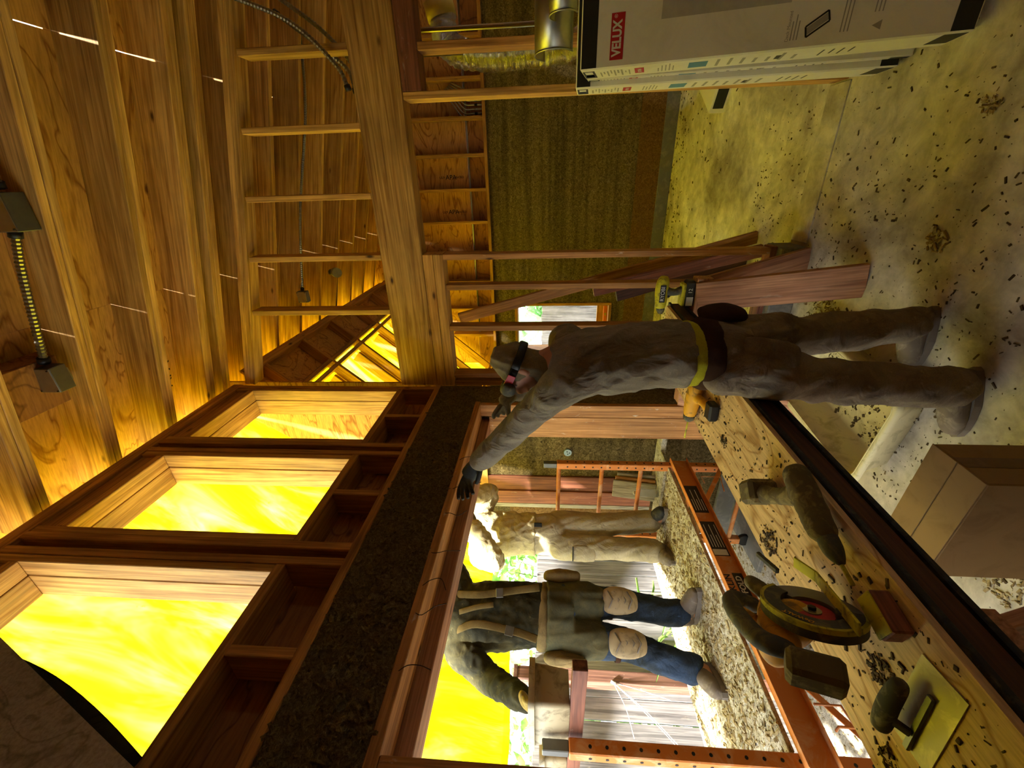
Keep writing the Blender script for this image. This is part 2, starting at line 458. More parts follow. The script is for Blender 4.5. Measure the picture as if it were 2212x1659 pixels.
# ---- floor and ground
fl = struct('floor', 'dusty concrete floor littered with hemp shavings', 'floor')
slab('slab', [(-1.72, -1.8, 0), (2.5, -1.8, 0), (2.5, 6.3, 0), (-2.9, 6.3, 0), (-2.9, 2.86, 0), (-1.72, 2.86, 0)], (0, 0, -1), 0.12, CONC, fl)
box('door_strip', (-0.40, 2.77, -0.02), (0.42, 2.95, 0.008), CONC, fl, 0.002)
box('curb', (-1.40, 2.74, 0.0), (-0.42, 2.96, 0.15), CURB, fl, 0.008)
gr = struct('ground', 'pale ground outside covered with loose hemp hurd', 'ground')
slab('soil', [(-9, -4, -0.04), (-1.72, -4, -0.04), (-1.72, 2.86, -0.04), (-2.9, 2.86, -0.04), (-2.9, 12, -0.04), (-9, 12, -0.04)], (0, 0, -1), 0.15, HEMPL, gr)
slab('back_soil', [(-2.9, 6.3, -0.04), (4, 6.3, -0.04), (4, 12, -0.04), (-2.9, 12, -0.04)], (0, 0, -1), 0.15, HEMPL, gr)
box('paving_slab', (-2.72, 2.30, -0.05), (-1.74, 2.85, -0.01), CURB, gr, 0.006)

# ---- roof of both rooms: sheathing panels and doubled rafters
ce = struct('ceiling', 'sloping plywood roof deck on doubled fir rafters', 'ceiling')
def roof_pt(x, y, up=0.0): return Vector((x, y, zr(x) + up))
xs = [-1.62, -0.57, 0.647]
for i, (xa, xb) in enumerate([(-1.62, -0.5706), (-0.5694, 0.6480), (0.6525, 1.70), (1.703, 2.5)]):
    ys = [-1.8, -0.6, 1.84, 4.28, 6.3] if i % 2 else [-1.8, 0.62, 3.06, 5.5, 6.3]
    for ya, yb in zip(ys, ys[1:]):
        a, b = roof_pt(xa, (ya + yb) / 2, 0.015), roof_pt(xb, (ya + yb) / 2, 0.015)
        beam('roof_panel', a, b, yb - ya - 0.003, 0.030, PLY, ce, RN, 0.001)
for ya, yb in ((-1.8, 1.97), (2.14, 2.41), (2.57, 2.88), (2.95, 3.81), (3.835, 6.3)):
    beam('joint_filler', roof_pt(0.65, ya, 0.015), roof_pt(0.65, yb, 0.015), 0.0046, 0.028, PLY, ce, RN, 0)
RY = [-1.05, -0.63, -0.21, 0.21, 0.60, 0.99, 1.38, 1.78, 2.19, 2.56, 3.05, 3.45, 3.85, 4.25, 4.65, 5.05, 5.45, 5.85]
for k, y in enumerate(RY):
    dbl = (0, 1) if y < 2.7 else (0,)
    for d in dbl:
        yy = y + d * 0.041
        a, b = roof_pt(-1.56, yy, -0.108), roof_pt(2.48, yy, -0.108)
        beam('rafter', a, b, 0.039, 0.214, LUM, ce, RN, 0.003)
# rafter packed against the head of the partition
for yy in (2.72, 2.762):
    beam('rafter', roof_pt(-1.56, yy, -0.108), roof_pt(2.48, yy, -0.108), 0.039, 0.214, LUM, ce, RN, 0.003)

# ---- left wall: clerestory over a hempcrete band over the big opening
wl = struct('wall_left', 'high framed wall with clerestory openings above a hempcrete band', 'wall')
X0, X1 = -1.40, -1.66
box('top_plate', (X0 - 0.14, -1.8, 3.99), (X0, 2.80, 4.03), LUMO, wl)
box('top_plate', (X0 - 0.14, -1.8, 4.032), (X0, 2.80, 4.07), LUMO, wl)
# hempcrete band and the wall beyond the ends of the opening
slab('hempcrete_band', [(X0 - 0.004, -1.8, 2.08), (X0 - 0.004, 2.80, 2.08), (X0 - 0.004, 2.80, 2.385), (X0 - 0.004, -1.8, 2.385)], (-1, 0, 0), 0.25, HEMPD, wl)
slab('hempcrete_pier', [(X0 - 0.004, 2.545, 0.0), (X0 - 0.004, 2.80, 0.0), (X0 - 0.004, 2.80, 2.08), (X0 - 0.004, 2.545, 2.08)], (-1, 0, 0), 0.25, HEMPD, wl)
slab('hempcrete_pier', [(X0 - 0.004, -1.8, 0.0), (X0 - 0.004, 0.50, 0.0), (X0 - 0.004, 0.50, 2.08), (X0 - 0.004, -1.8, 2.08)], (-1, 0, 0), 0.25, HEMPD, wl)
box('band_plate', (X0 - 0.14, -1.8, 2.385), (X0 + 0.004, 2.80, 2.425), LUMO, wl)
# header lumber of the opening
box('header', (X0 - 0.13, 0.5, 2.042), (X0 + 0.006, 2.54, 2.080), LUMS, wl)
box('header', (X0 - 0.26, 0.5, 1.985), (X0 - 0.135, 2.54, 2.080), LUMP, wl)
# jamb posts at the far end of the opening
box('jamb_post', (X0 - 0.092, 2.50, 0.0), (X0, 2.54, 2.042), LUMS, wl)
box('jamb_post', (X0 - 0.26, 2.50, 0.0), (X0 - 0.095, 2.54, 1.985), LUMS, wl)
box('jamb_post', (X0 - 0.10, 0.50, 0.0), (X0, 0.54, 2.042), LUMS, wl)
box('jamb_post', (X0 - 0.26, 0.50, 0.0), (X0 - 0.105, 0.54, 1.985), LUMS, wl)
# cripple bays
for y in (-1.0, -0.6, 0.08, 0.40, 0.77, 1.565, 2.325):
    box('cripple_stud', (X0 - 0.14, y, 2.425), (X0, y + 0.039, 2.665), LUMO, wl)
for ya, yb in ((-1.8, 0.40), (0.45, 1.14), (1.26, 1.90), (2.02, 2.74)):
    box('clerestory_sill', (X0 - 0.16, ya, 2.665), (X0, yb, 2.705), LUMO, wl)
for ya, yb in ((-1.8, 0.45), (0.45, 1.2), (1.2, 1.96), (1.96, 2.79)):
    box('bay_panel', (X0 - 0.18, ya, 2.40), (X0 - 0.162, yb, 2.72), PLYB, wl, 0.001)
for y in (0.405, 1.14, 1.222, 1.90, 1.983, 2.74):
    box('mullion_stud', (X0 - 0.14, y, 2.425), (X0 + 0.002, y + 0.039, 3.99), LUMO, wl)
for y in (1.181, 1.942):
    box('mullion_packer', (X0 - 0.14, y, 2.425), (X0 - 0.05, y + 0.039, 3.99), LUMO, wl)
# deep window bucks, two boards thick
for ya, yb in ((0.447, 1.138), (1.263, 1.898), (2.024, 2.738)):
    for xa, xb in ((X0 - 0.088, X0 - 0.002), (X0 - 0.215, X0 - 0.092)):
        box('buck_board', (xa, yb - 0.038, 2.705), (xb, yb, 3.985), LUM, wl)
        box('buck_board', (xa, ya, 2.705), (xb, ya + 0.038, 3.985), LUM, wl)
        box('buck_board', (xa, ya + 0.039, 3.842), (xb, yb - 0.039, 3.885), LUM, wl)
    box('header_filler', (X0 - 0.14, ya, 3.886), (X0 - 0.02, yb, 3.988), LUMO, wl)
box('wall_panel', (X0 - 0.17, -1.8, 2.70), (X0 - 0.14, 0.40, 4.0), PLYB, wl)

# ---- partition: header beam, stud bays under and over it, doorway
wp = struct('wall_partition', 'open stud partition with a deep fir header beam', 'wall')
box('header_beam', (-1.40, 2.80, 2.415), (2.5, 2.93, 2.695), LUM, wp, 0.004)
box('plate', (-1.40, 2.80, 2.345), (-0.43, 2.93, 2.412), LUM, wp)
box('plate', (-1.40, 2.80, 2.277), (-0.43, 2.93, 2.342), LUM, wp)
for x, b in ((-0.43, 0.15), (-0.632, 0.15), (-0.925, 0.15), (-1.295, 0.15)):
    box('stud', (x - 0.039, 2.802, b + 0.04), (x, 2.895, 2.276), LUMS if x > -0.5 else LUMO, wp)
box('sole_plate', (-1.40, 2.80, 0.15), (-0.42, 2.90, 0.19), LUMR, wp)
box('stud', (-1.398, 2.80, 0.19), (-1.36, 2.90, 2.276), LUMO, wp)
# trimmers and closet framing right of the doorway
box('trimmer', (0.428, 2.80, 0.0), (0.467, 2.93, 2.412), LUM, wp)
box('plate', (0.468, 2.80, 2.30), (2.5, 2.93, 2.412), LUMR, wp)
for x in (0.65, 1.05, 1.45, 1.85, 2.25):
    box('stud', (x, 2.80, 0.04), (x + 0.039, 2.92, 2.30), LUMO, wp)
box('plate', (0.428, 2.80, 0.0), (2.5, 2.92, 0.04), LUMO, wp)
# gable studs above the beam
for i in range(9):
    x = 0.706 + 0.377 * 4 - 0.377 * i
    if x > 2.45 or x < -1.4: continue
    top = 3.345 - 0.26 * (x - 0.706)
    box('gable_stud', (x - 0.036, 2.80, 2.695), (x, 2.92, top - 0.01), LUM, wp)
for dz in (0.0, 0.042):
    a = Vector((-1.40, 2.86, 3.345 - 0.26 * (-1.40 - 0.706) + dz + 0.02)); b = Vector((2.5, 2.86, 3.345 - 0.26 * (2.5 - 0.706) + dz + 0.02))
    beam('sloping_plate', a, b, 0.12, 0.039, LUM, wp, RN)
for i in range(5):
    pass

# ---- far wall: hempcrete with a window, stud band over it
wf = struct('wall_back', 'far hempcrete wall with lift lines, a small window and a stud band above', 'wall')
YF = 6.05
def hp(n, x0, x1, z0, z1, m=HEMP): slab(n, [(x0, YF, z0), (x1, YF, z0), (x1, YF, z1), (x0, YF, z1)], (0, 1, 0), 0.28, m, wf)
hp('hempcrete_panel', -1.65, 2.5, 0.44, 2.34)
hp('hempcrete_panel', -2.9, -2.44, 0.44, 2.34)
hp('hempcrete_panel', -2.44, -1.65, 2.04, 2.34)
hp('hempcrete_panel', -2.44, -1.65, 0.44, 0.62)
hp('hempcrete_footing_lift', -2.9, 2.5, 0.155, 0.44, HEMPO)
box('stem_wall', (-2.9, YF - 0.012, 0.0), (2.5, YF + 0.28, 0.155), CURB, wf, 0.004)
box('plate', (-2.66, YF - 0.06, 2.335), (2.5, YF + 0.08, 2.375), LUMO, wf)
box('back_panel', (-2.66, YF + 0.10, 2.37), (2.5, YF + 0.12, 2.62), PLYB, wf, 0.001)
box('back_panel', (-2.66, YF + 0.10, 2.622), (2.5, YF + 0.12, 4.36), PLY, wf, 0.001)
for i in range(12):
    x = 1.9 - 0.405 * i
    if x < -2.5: break
    top = min(zr(x) - 0.2, 3.95 - 1.15 * max(0, -1.32 - x))
    box('stud', (x, YF - 0.055, 2.376), (x + 0.039, YF + 0.09, top), LUMO, wf)
tube('conduit', [(2.3, YF + 0.07, 2.60), (-2.2, YF + 0.07, 2.60)], 0.011, STEEL, wf, 8)

# ---- far-room left wall and its steep roof with skylight openings
wa = struct('wall_annex', 'hempcrete wall of the far room under a steep roof with skylight openings', 'wall')
slab('hempcrete_panel', [(-2.65, 3.0, 0), (-2.65, 6.05, 0), (-2.65, 6.05, 2.36), (-2.65, 3.0, 2.36)], (-1, 0, 0), 0.25, HEMP, wa)
box('plate', (-2.78, 2.95, 2.36), (-2.60, 6.05, 2.40), LUMO, wa)
RA, RB = Vector((-1.30, 0, 3.93)), Vector((-2.66, 0, 2.40))
SD = (RB - RA); SN = Vector((-SD.z, 0, SD.x)).normalized()
if SN.z < 0: SN = -SN
def rp(t, y, up=0.0): return RA + SD * t + Vector((0, y, 0)) + SN * up
for y in (3.02, 3.62, 4.22, 4.82, 5.42, 6.0):
    beam('steep_rafter', rp(-0.02, y, 0.05), rp(1.05, y, 0.05), 0.039, 0.10, LUMO, wa, SN)
beam('ridge_board', rp(0.0, 2.95, 0.05), rp(0.0, 6.05, 0.05), 0.05, 0.14, LUMO, wa, SN)
for t in (0.165, 0.20, 0.97):
    beam('skylight_header', rp(t, 2.95, 0.05), rp(t, 6.05, 0.05), 0.039, 0.098, LUMO if t < 0.18 else LUM, wa, SN)
slab('roof_sheathing', [rp(-0.04, 2.9, 0.105), rp(-0.04, 6.1, 0.105), rp(0.16, 6.1, 0.105), rp(0.16, 2.9, 0.105)], SN, 0.018, PLY, wa)
for k, (ya, yb) in enumerate(((3.045, 3.595), (3.645, 4.195), (4.245, 4.795), (4.845, 5.395))):
    beam('skylight_curb', rp(0.22, ya + 0.02, 0.16), rp(0.95, ya + 0.02, 0.16), 0.035, 0.12, LUM, wa, SN)
    beam('skylight_curb', rp(0.22, yb - 0.02, 0.16), rp(0.95, yb - 0.02, 0.16), 0.035, 0.12, LUM, wa, SN)
    beam('skylight_curb', rp(0.95, ya, 0.16), rp(0.95, yb, 0.16), 0.035, 0.12, LUM, wa, SN)
# outside end of the far room, seen through the big opening
wo = struct('wall_outside', 'dark hempcrete outer wall with brown corner boards, plywood gable above', 'wall')
slab('hempcrete_panel', [(-1.66, 2.86, 0.13), (-2.29, 2.86, 0.13), (-2.29, 2.86, 2.08), (-1.66, 2.86, 2.08)], (0, 1, 0), 0.12, HEMP, wo)
box('corner_board', (-2.44, 2.845, 0.68), (-2.292, 2.98, 2.10), LUMR, wo)
box('corner_board', (-2.58, 2.83, 0.68), (-2.442, 2.98, 2.10), LUMR, wo)
box('edge_strip', (-2.625, 2.83, 0.68), (-2.583, 2.98, 2.10), PLYG, wo)
slab('hempcrete_panel', [(-2.63, 2.86, 0.13), (-2.9, 2.86, 0.13), (-2.9, 2.86, 1.9), (-2.63, 2.86, 1.9)], (0, 1, 0), 0.12, HEMPO, wo)
slab('hempcrete_panel', [(-2.29, 2.862, 0.13), (-2.63, 2.862, 0.13), (-2.63, 2.862, 0.68), (-2.29, 2.862, 0.68)], (0, 1, 0), 0.12, HEMP, wo)
box('stem_wall', (-2.9, 2.83, -0.04), (-1.66, 2.98, 0.13), CURB, wo)
slab('gable_plywood', [(-1.40, 2.84, 2.08), (-1.40, 2.84, 4.3), (-1.56, 2.84, 4.28), (-1.72, 2.84, 4.06), (-2.9, 2.84, 2.40), (-2.9, 2.84, 2.08)], (0, 1, 0), 0.02, PLY, wo)

# ---- window in the far wall
wi = struct('window_1', 'small timber-framed window in the far hempcrete wall', 'window', (-2.04, YF, 0.62))
for a, b in (((-2.44, YF - 0.02, 0.62), (-2.40, YF + 0.26, 2.04)), ((-1.69, YF - 0.02, 0.62), (-1.65, YF + 0.26, 2.04)),
             ((-2.40, YF - 0.02, 2.00), (-1.69, YF + 0.26, 2.04)), ((-2.40, YF - 0.02, 0.62), (-1.69, YF + 0.26, 0.66))):
    box('window_frame', a, b, LUMO, wi)
box('sash_rail', (-2.40, YF + 0.19, 0.66), (-1.69, YF + 0.23, 0.80), LUM, wi)
box('pane', (-2.40, YF + 0.20, 0.80), (-1.69, YF + 0.205, 2.00), GLASS, wi, 0)

# ---- walls out of the frame that close the room
wr = struct('wall_right', 'plywood wall along the right side of the room', 'wall')
for y0, y1 in ((-1.8, 0.62), (0.623, 2.79), (2.94, 4.6), (4.603, 6.05)):
    box('wall_sheet', (2.5, y0, 0.0), (2.52, y1, 3.3), PLY, wr, 0.001)
wb = struct('wall_front', 'plywood wall behind the viewpoint', 'wall')
for x0, x1 in ((-1.66, -0.4), (-0.397, 0.8), (0.803, 2.0), (2.003, 2.5)):
    slab('wall_sheet', [(x0, -1.80, 0.0), (x1, -1.80, 0.0), (x1, -1.80, zr(x1) + 0.02), (x0, -1.80, zr(x0) + 0.02)], (0, -1, 0), 0.02, PLY, wb)

# ================================================================ OUTSIDE
def tarp():
    prof = [(-1.62, 4.44), (-2.0, 4.10), (-2.45, 3.62), (-2.85, 3.05), (-3.04, 2.5), (-3.12, 2.05), (-3.14, 1.78)]
    prof = [(p.x, p.y) for p in catmull([Vector((a, b, 0)) for a, b in prof], 5)]
    ny = 84; V = []; F = []
    y0, y1 = 0.70, 7.6
    for j in range(ny + 1):
        y = y0 + (y1 - y0) * j / ny
        for i, (x, z) in enumerate(prof):
            t = i / (len(prof) - 1)
            w = 0.035 * noise.noise(Vector((t * 3, y * 1.4, 0))) + 0.02 * noise.noise(Vector((t * 8, y * 4, 5)))
            low = (0.07 + 0.10 * noise.noise(Vector((y * 1.1, 3, 1))) + (0.17 if y > 2.2 else -0.02)) * max(0, t - 0.75) * 4
            V.append((x - w, y, z + w * 0.6 + low))
    n = len(prof)
    for j in range(ny):
        for i in range(n - 1):
            F.append((j * n + i, j * n + i + 1, (j + 1) * n + i + 1, (j + 1) * n + i))
    o = poly('tarpaulin', V, F, TARP, None, True)
    s = o.modifiers.new('thick', 'SOLIDIFY'); s.thickness = 0.0015
    return tag(o, 'large translucent yellow tarpaulin hung from the roof down to the fence', 'tarp')
tarp()
# fence of vertical weathered boards
fe = thing('board_fence', 'weathered grey fence of vertical boards behind the scaffold', 'fence', (-3.32, 2.5, 0))
R_ = random.Random(3); y = -1.0; _i = 0
while y < 6.0:
    w = R_.uniform(0.135, 0.15)
    box('board', (-3.35 + R_.uniform(-0.004, 0.004), y, -0.03), (-3.33, y + w, 1.655 + R_.uniform(-0.012, 0.012)), GREYW, fe, 0.002)
    y += w + R_.uniform(0.003, 0.009); _i += 1
for z in (0.35, 1.45):
    box('rail', (-3.40, -1.0, z), (-3.36, 6.0, z + 0.09), GREYW, fe)
fp = thing('fence_post', 'brown timber post with plaster splashes in front of the grey fence', 'post', (-3.2, 1.77, 0))
box('shaft', (-3.30, 1.73, -0.03), (-3.21, 1.82, 1.78), FPOST, fp, 0.005)
box('cap_block', (-3.305, 1.725, 1.78), (-3.205, 1.825, 1.81), FPOST, fp, 0.004)
# far-window fence and plant
fw = thing('garden_fence', 'pale grey board fence seen through the far window', 'fence', (-2.6, 8.3, 0))
for i in range(34):
    box('board', (-5.2 + 0.15 * i, 8.30, 0.0), (-5.2 + 0.15 * i + 0.145, 8.32, 1.64 + 0.01 * (i % 3)), GREYW, fw, 0.002)
def leafy(name, label, cat, base, n, spread, size, mat, seed, stems=6, long=False):
    R = random.Random(seed); t = thing(name, label, cat, base); V = []; F = []
    base = Vector(base); st = []
    for s in range(stems):
        top = base + Vector((R.uniform(-spread[0], spread[0]) * 0.7, R.uniform(-spread[1], spread[1]) * 0.7, spread[2] * R.uniform(0.7, 1)))
        st.append(([base + Vector((R.uniform(-.04, .04), R.uniform(-.04, .04), 0)), base.lerp(top, 0.5) + Vector((R.uniform(-.08, .08), R.uniform(-.08, .08), 0)), top], [0.014, 0.010, 0.004]))
    join_tubes('stem', st, MATS['plant_stem'], t, 6)
    for i in range(n):
        p = base + Vector((R.uniform(-1, 1) * spread[0], R.uniform(-1, 1) * spread[1], spread[2] * (0.15 + 0.9 * R.random())))
        d = Vector((R.uniform(-1, 1), R.uniform(-1, 1), R.uniform(-0.4, 0.8))).normalized()
        s = d.cross(Vector((R.uniform(-1, 1), R.uniform(-1, 1), R.uniform(-1, 1)))).normalized(); u = d.cross(s)
        l = size * R.uniform(0.6, 1.4); w = l * (0.04 if long else 0.30)
        b = len(V)
        for q, k, dr in ((0, 0.05, 0), (0.3, 1, 0.04), (0.65, 0.85, 0.02), (1, 0.04, -0.10)):
            V += [p + d * l * q - s * w * k + u * l * (dr + 0.06), p + d * l * q + u * l * dr, p + d * l * q + s * w * k + u * l * (dr + 0.06)]
        for a in range(3):
            F += [(b + a * 3, b + a * 3 + 1, b + a * 3 + 4, b + a * 3 + 3), (b + a * 3 + 1, b + a * 3 + 2, b + a * 3 + 5, b + a * 3 + 4)]
    o = poly('leaves', V, F, mat, t, True); o['kind'] = 'stuff'
    return t
plain('plant_stem', '#5b6a3a', 0.8)
def leafmat(name, a, b):
    m, nt, out = newmat(name)
    n = noise_tex(nt, coords(nt, (1, 1, 1), rnd=False), 9, 3, 0.6); r = ramp(nt, [(0.35, hx(a)), (0.65, hx(b))]); nt.links.new(n, r.inputs[0])
    t = N(nt, 'BsdfTranslucent'); d = N(nt, 'BsdfPrincipled'); d.inputs['Roughness'].default_value = 0.45; mx = N(nt, 'MixShader'); mx.inputs[0].default_value = 0.65
    nt.links.new(r.outputs[0], t.inputs[0]); nt.links.new(r.outputs[0], d.inputs['Base Color']); nt.links.new(t.outputs[0], mx.inputs[1]); nt.links.new(d.outputs[0], mx.inputs[2]); nt.links.new(mx.outputs[0], out.inputs[0])
    return m
LEAF = leafmat('green_leaf', '#4f8a34', '#a9c86a'); LEAF2 = leafmat('pale_green_leaf', '#8fbf86', '#cfe6bb')
leafy('garden_shrub', 'leafy green shrub showing above the grey fence', 'shrub', (-3.95, 2.95, 0), 900, (0.35, 0.75, 2.25), 0.12, LEAF, 5, 8)
leafy('garden_shrub', 'smaller green bush above the fence beside the brown post', 'shrub', (-4.0, 1.55, 0), 500, (0.3, 0.40, 2.1), 0.11, LEAF, 9, 6)
leafy('banana_plant', 'broad-leaved pale green plant outside the far window', 'plant', (-2.85, 9.4, 0), 110, (0.6, 0.3, 2.9), 0.5, LEAF2, 12, 5)
leafy('garden_grass', 'small tuft of grass at the foot of the grey fence', 'grass', (-3.10, 2.15, -0.04), 60, (0.08, 0.2, 0.75), 0.22, LEAF, 15, 3, True)

# ================================================================ SCAFFOLD
RUST = ORANGE
sc = thing('scaffold', 'orange steel rolling scaffold with drilled posts outside the opening', 'scaffold', (-2.25, 1.67, 0))
XA, XB, YA, YB = -1.92, -2.62, 0.80, 2.53
def post(x, y, top):
    p = box('post', (x - 0.026, y - 0.026, 0.05), (x + 0.026, y + 0.026, top), ORANGE, sc, 0.004)
    box('sleeve', (x - 0.020, y - 0.020, top), (x + 0.020, y + 0.020, top + 0.10), DSTEEL, p, 0.003)
    specs = []
    z = 0.12
    while z < top - 0.02:
        specs.append(([(x + 0.022, y + 0.0, z), (x + 0.0275, y + 0.0, z)], 0.0065)); specs.append(([(x, y - 0.022, z), (x, y - 0.0275, z)], 0.0065)); z += 0.062
    h = join_tubes('bolt_holes', specs, BLACK, p, 8); h['kind'] = 'stuff'
    tube('caster', [(x, y - 0.014, 0.01), (x, y + 0.014, 0.01)], 0.05, BLACK, p, 16)
for x in (XA, XB):
    for y in (YA, YB): post(x, y, 1.50)
for y in (YA, YB):
    for z in (0.13, 0.50, 0.88, 1.165, 1.485) if y == YB else (0.13, 0.45, 0.95):
        tube('rung', [(XA, y, z), (XB, y, z)], 0.016, ORANGE, sc, 10)
for x, s in ((XA + 0.030, 1), (XB - 0.03, -1)):
    r = box('side_rail', (x - 0.003, YA - 0.03, 0.555), (x + 0.003, YB + 0.03, 0.675), ORANGE, sc, 0.001)
    for z in (0.555, 0.671):
        box('flange', (min(x, x + s * 0.032), YA - 0.03, z), (max(x, x + s * 0.032), YB + 0.03, z + 0.004), ORANGE, r, 0.001)
    if s > 0:
        for a, b in ((2.03, 2.28), (1.70, 1.955), (1.355, 1.59)):
            box('sticker', (x + 0.003, a, 0.573 if a > 1.5 else 0.562), (x + 0.0042, b, 0.662 if a > 1.5 else 0.612), BLACK, r, 0)
        for k in range(5):
            box('warning_print', (x + 0.0042, 2.05, 0.582 + k * 0.015), (x + 0.0046, 2.05 + 0.10 + 0.09 * (k % 2), 0.586 + k * 0.015), WHITE, r, 0)
            box('warning_print', (x + 0.0042, 1.76, 0.582 + k * 0.015), (x + 0.0046, 1.76 + 0.09 + 0.08 * ((k + 1) % 2), 0.586 + k * 0.015), WHITE, r, 0)
        box('warning_symbol', (x + 0.0042, 1.705, 0.58), (x + 0.0046, 1.745, 0.655), WHITE, r, 0)
        text('lettering', 'FRANKLIN', 0.046, frame((x + 0.0036, 1.475, 0.640), (0, 1, 0), (1, 0, 0)), BLACK, r, 0.0005, 0.0008)
        text('lettering', 'SCAFFOLD', 0.040, frame((x + 0.0046, 1.475, 0.588), (0, 1, 0), (1, 0, 0)), WHITE, r, 0.0005, 0.0008)
beam('brace', (XA + 0.01, 2.50, 0.33), (XA + 0.01, 2.14, 0.56), 0.006, 0.030, ORANGE, sc)
beam('brace', (XA + 0.01, 0.83, 0.36), (XA + 0.01, 1.13, 0.56), 0.006, 0.030, ORANGE, sc)
tube('lock_pin', [(XA + 0.02, 2.33, 0.50), (XA + 0.02, 2.40, 0.50), (XA + 0.02, 2.40, 0.37), (XA + 0.02, 2.25, 0.40)], 0.004, ORANGE, sc, 6)
tube('lock_pin', [(XA + 0.045, 0.98, 0.54), (XA + 0.045, 0.98, 0.44), (XA + 0.045, 0.84, 0.42), (XA + 0.045, 0.82, 0.20)], 0.005, ORANGE, sc, 6)
tube('lock_pin', [(XA + 0.03, 0.90, 0.50), (XA + 0.06, 0.90, 0.50), (XA + 0.06, 0.90, 0.30)], 0.005, ORANGE, sc, 6)
tube('cross_bolt', [(XA + 0.0, 1.235, 0.585), (XA + 0.085, 1.235, 0.585)], 0.007, STEEL, sc, 8)
LITTER = hemp('littered_plywood', '#8a7b58', '#e2d6ba', '#fbf6ea', scale=0.45)
dk = box('scaffold_deck', (-2.86, 0.832, 0.678), (-1.905, 2.500, 0.698), LITTER, None, 0.002)
dk2 = box('deck_board', (-2.86, 2.562, 0.678), (-1.905, 2.71, 0.698), LITTER, None, 0.002)
tag(dk2, 'narrow littered board beyond the far scaffold posts', 'board')
tag(dk, 'plywood scaffold deck thickly littered with hemp shavings', 'platform')
gb = box('guard_board', (-2.72, 0.83, 1.608), (-1.50, 0.90, 1.618), LUMR, None, 0.001)
bpy.data.objects.remove(gb)
gb = box('guard_board', (-2.75, 0.842, 1.445), (-1.50, 0.88, 1.497), LUMR, None, 0.002)
tag(gb, 'brown board clamped across the near scaffold posts', 'board')
ob = box('ledge_board', (-2.28, 2.715, 0.66), (-1.67, 2.835, 0.70), LITTER, wo, 0.003)
# mortar tubs up on the guard board
TUBM = paint('dirty_beige_plastic', '#b3a686', '#6b6248', 0.7, 0.6, sc=18)
TUBW = paint('pale_tub_plastic', '#cfc49a', '#8f8358', 0.6, 0.5, sc=12)
def open_tub(name, label, c, ax, sx, sy, h, flare, mat, rim=0.012, t=0.006, n=6, corner=0.22, seed=0, cat='tub', grp=None):
    """a tapered open tub with rounded corners; ax is the direction of its long side"""
    root = thing(name, label, cat, c, grp); ax = Vector(ax).normalized(); ay = Vector((0, 0, 1)).cross(ax)
    def ring(kx, ky, z):
        pts = []; r = corner * min(kx, ky)
        for cxs, cys, a0 in ((1, 1, 0), (-1, 1, 90), (-1, -1, 180), (1, -1, 270)):
            for i in range(n + 1):
                a = math.radians(a0 + 90 * i / n)
                pts.append(Vector(c) + ax * (cxs * (kx - r) + r * math.cos(a)) + ay * (cys * (ky - r) + r * math.sin(a)) + Vector((0, 0, z)))
        return pts
    L = [ring(sx * flare, sy * flare, 0), ring(sx * (flare + 1) / 2, sy * (flare + 1) / 2, h * 0.5), ring(sx, sy, h), ring(sx + rim, sy + rim, h + 0.003), ring(sx + rim, sy + rim, h - 0.02)]
    L2 = [ring(sx - t, sy - t, h), ring((sx * (flare + 1) / 2) - t, (sy * (flare + 1) / 2) - t, h * 0.5), ring(sx * flare - t * 1.5, sy * flare - t * 1.5, t)]
    def build(nm, rings, capb, capt):
        V = [p for r in rings for p in r]; k = len(rings[0]); F = []
        for i in range(len(rings) - 1):
            for j in range(k): F.append((i * k + j, i * k + (j + 1) % k, (i + 1) * k + (j + 1) % k, (i + 1) * k + j))
        if capb: F.append(tuple(range(k))[::-1])
        if capt: F.append(tuple(range((len(rings) - 1) * k, len(rings) * k)))
        return poly(nm, V, F, mat, root, True)
    build('shell', L[:3] + L2, True, True)
    build('rim', [L[2], L[3], L[4]], False, False)
    return root
open_tub('mortar_tub', 'dirty beige mortar tub steadied by the worker in knee pads', (-1.86, 0.912, 1.4985), (1, 0.0, 0), 0.150, 0.080, 0.150, 0.86, TUBM)
open_tub('mortar_tub', 'second beige mortar tub cut off by the opening edge, nearest the corner', (-2.23, 0.912, 1.4985), (1, 0, 0), 0.12, 0.08, 0.11, 0.86, TUBM)
# bottle, board stack, outlet cover, strings
bt = thing('water_bottle', 'clear plastic water bottle standing on the scaffold deck', 'bottle', (-2.25, 2.62, 0.70))
CLEAR, _nt, _o = newmat('clear_plastic')
_g = N(_nt, 'BsdfPrincipled'); _g.inputs['Base Color'].default_value = (0.85, 0.9, 0.95, 1); _g.inputs['Roughness'].default_value = 0.12; _g.inputs['Transmission Weight'].default_value = 0.75; _g.inputs['IOR'].default_value = 1.2
_nt.links.new(_g.outputs[0], _o.inputs[0])
lathe('bottle_body', [(0, 0.026), (0.01, 0.030), (0.05, 0.028), (0.07, 0.031), (0.09, 0.028), (0.12, 0.031), (0.15, 0.026), (0.17, 0.012)], (-2.25, 2.62, 0.7), (0, 0, 1), CLEAR, bt)
lathe('bottle_cap', [(0.17, 0.014), (0.19, 0.014)], (-2.25, 2.62, 0.7), (0, 0, 1), WHITE, bt, 16)
for k in range(3):
    o = beam('fibre_board', (-2.30 + 0.02 * k, 2.68 + 0.03 * k, 0.70), (-2.30 + 0.015 * k, 2.735 + 0.028 * k, 1.03 - 0.02 * k), 0.17, 0.018, LUMO if k == 1 else PLYG, None, (0, -1, 0), 0.003)
    tag(o, ['thin board at the front of the stack leaning on the outer wall', 'middle board of the small stack leaning on the outer wall', 'rearmost board of the small stack leaning on the outer wall'][k], 'board', 'boards leaning on the outer wall')
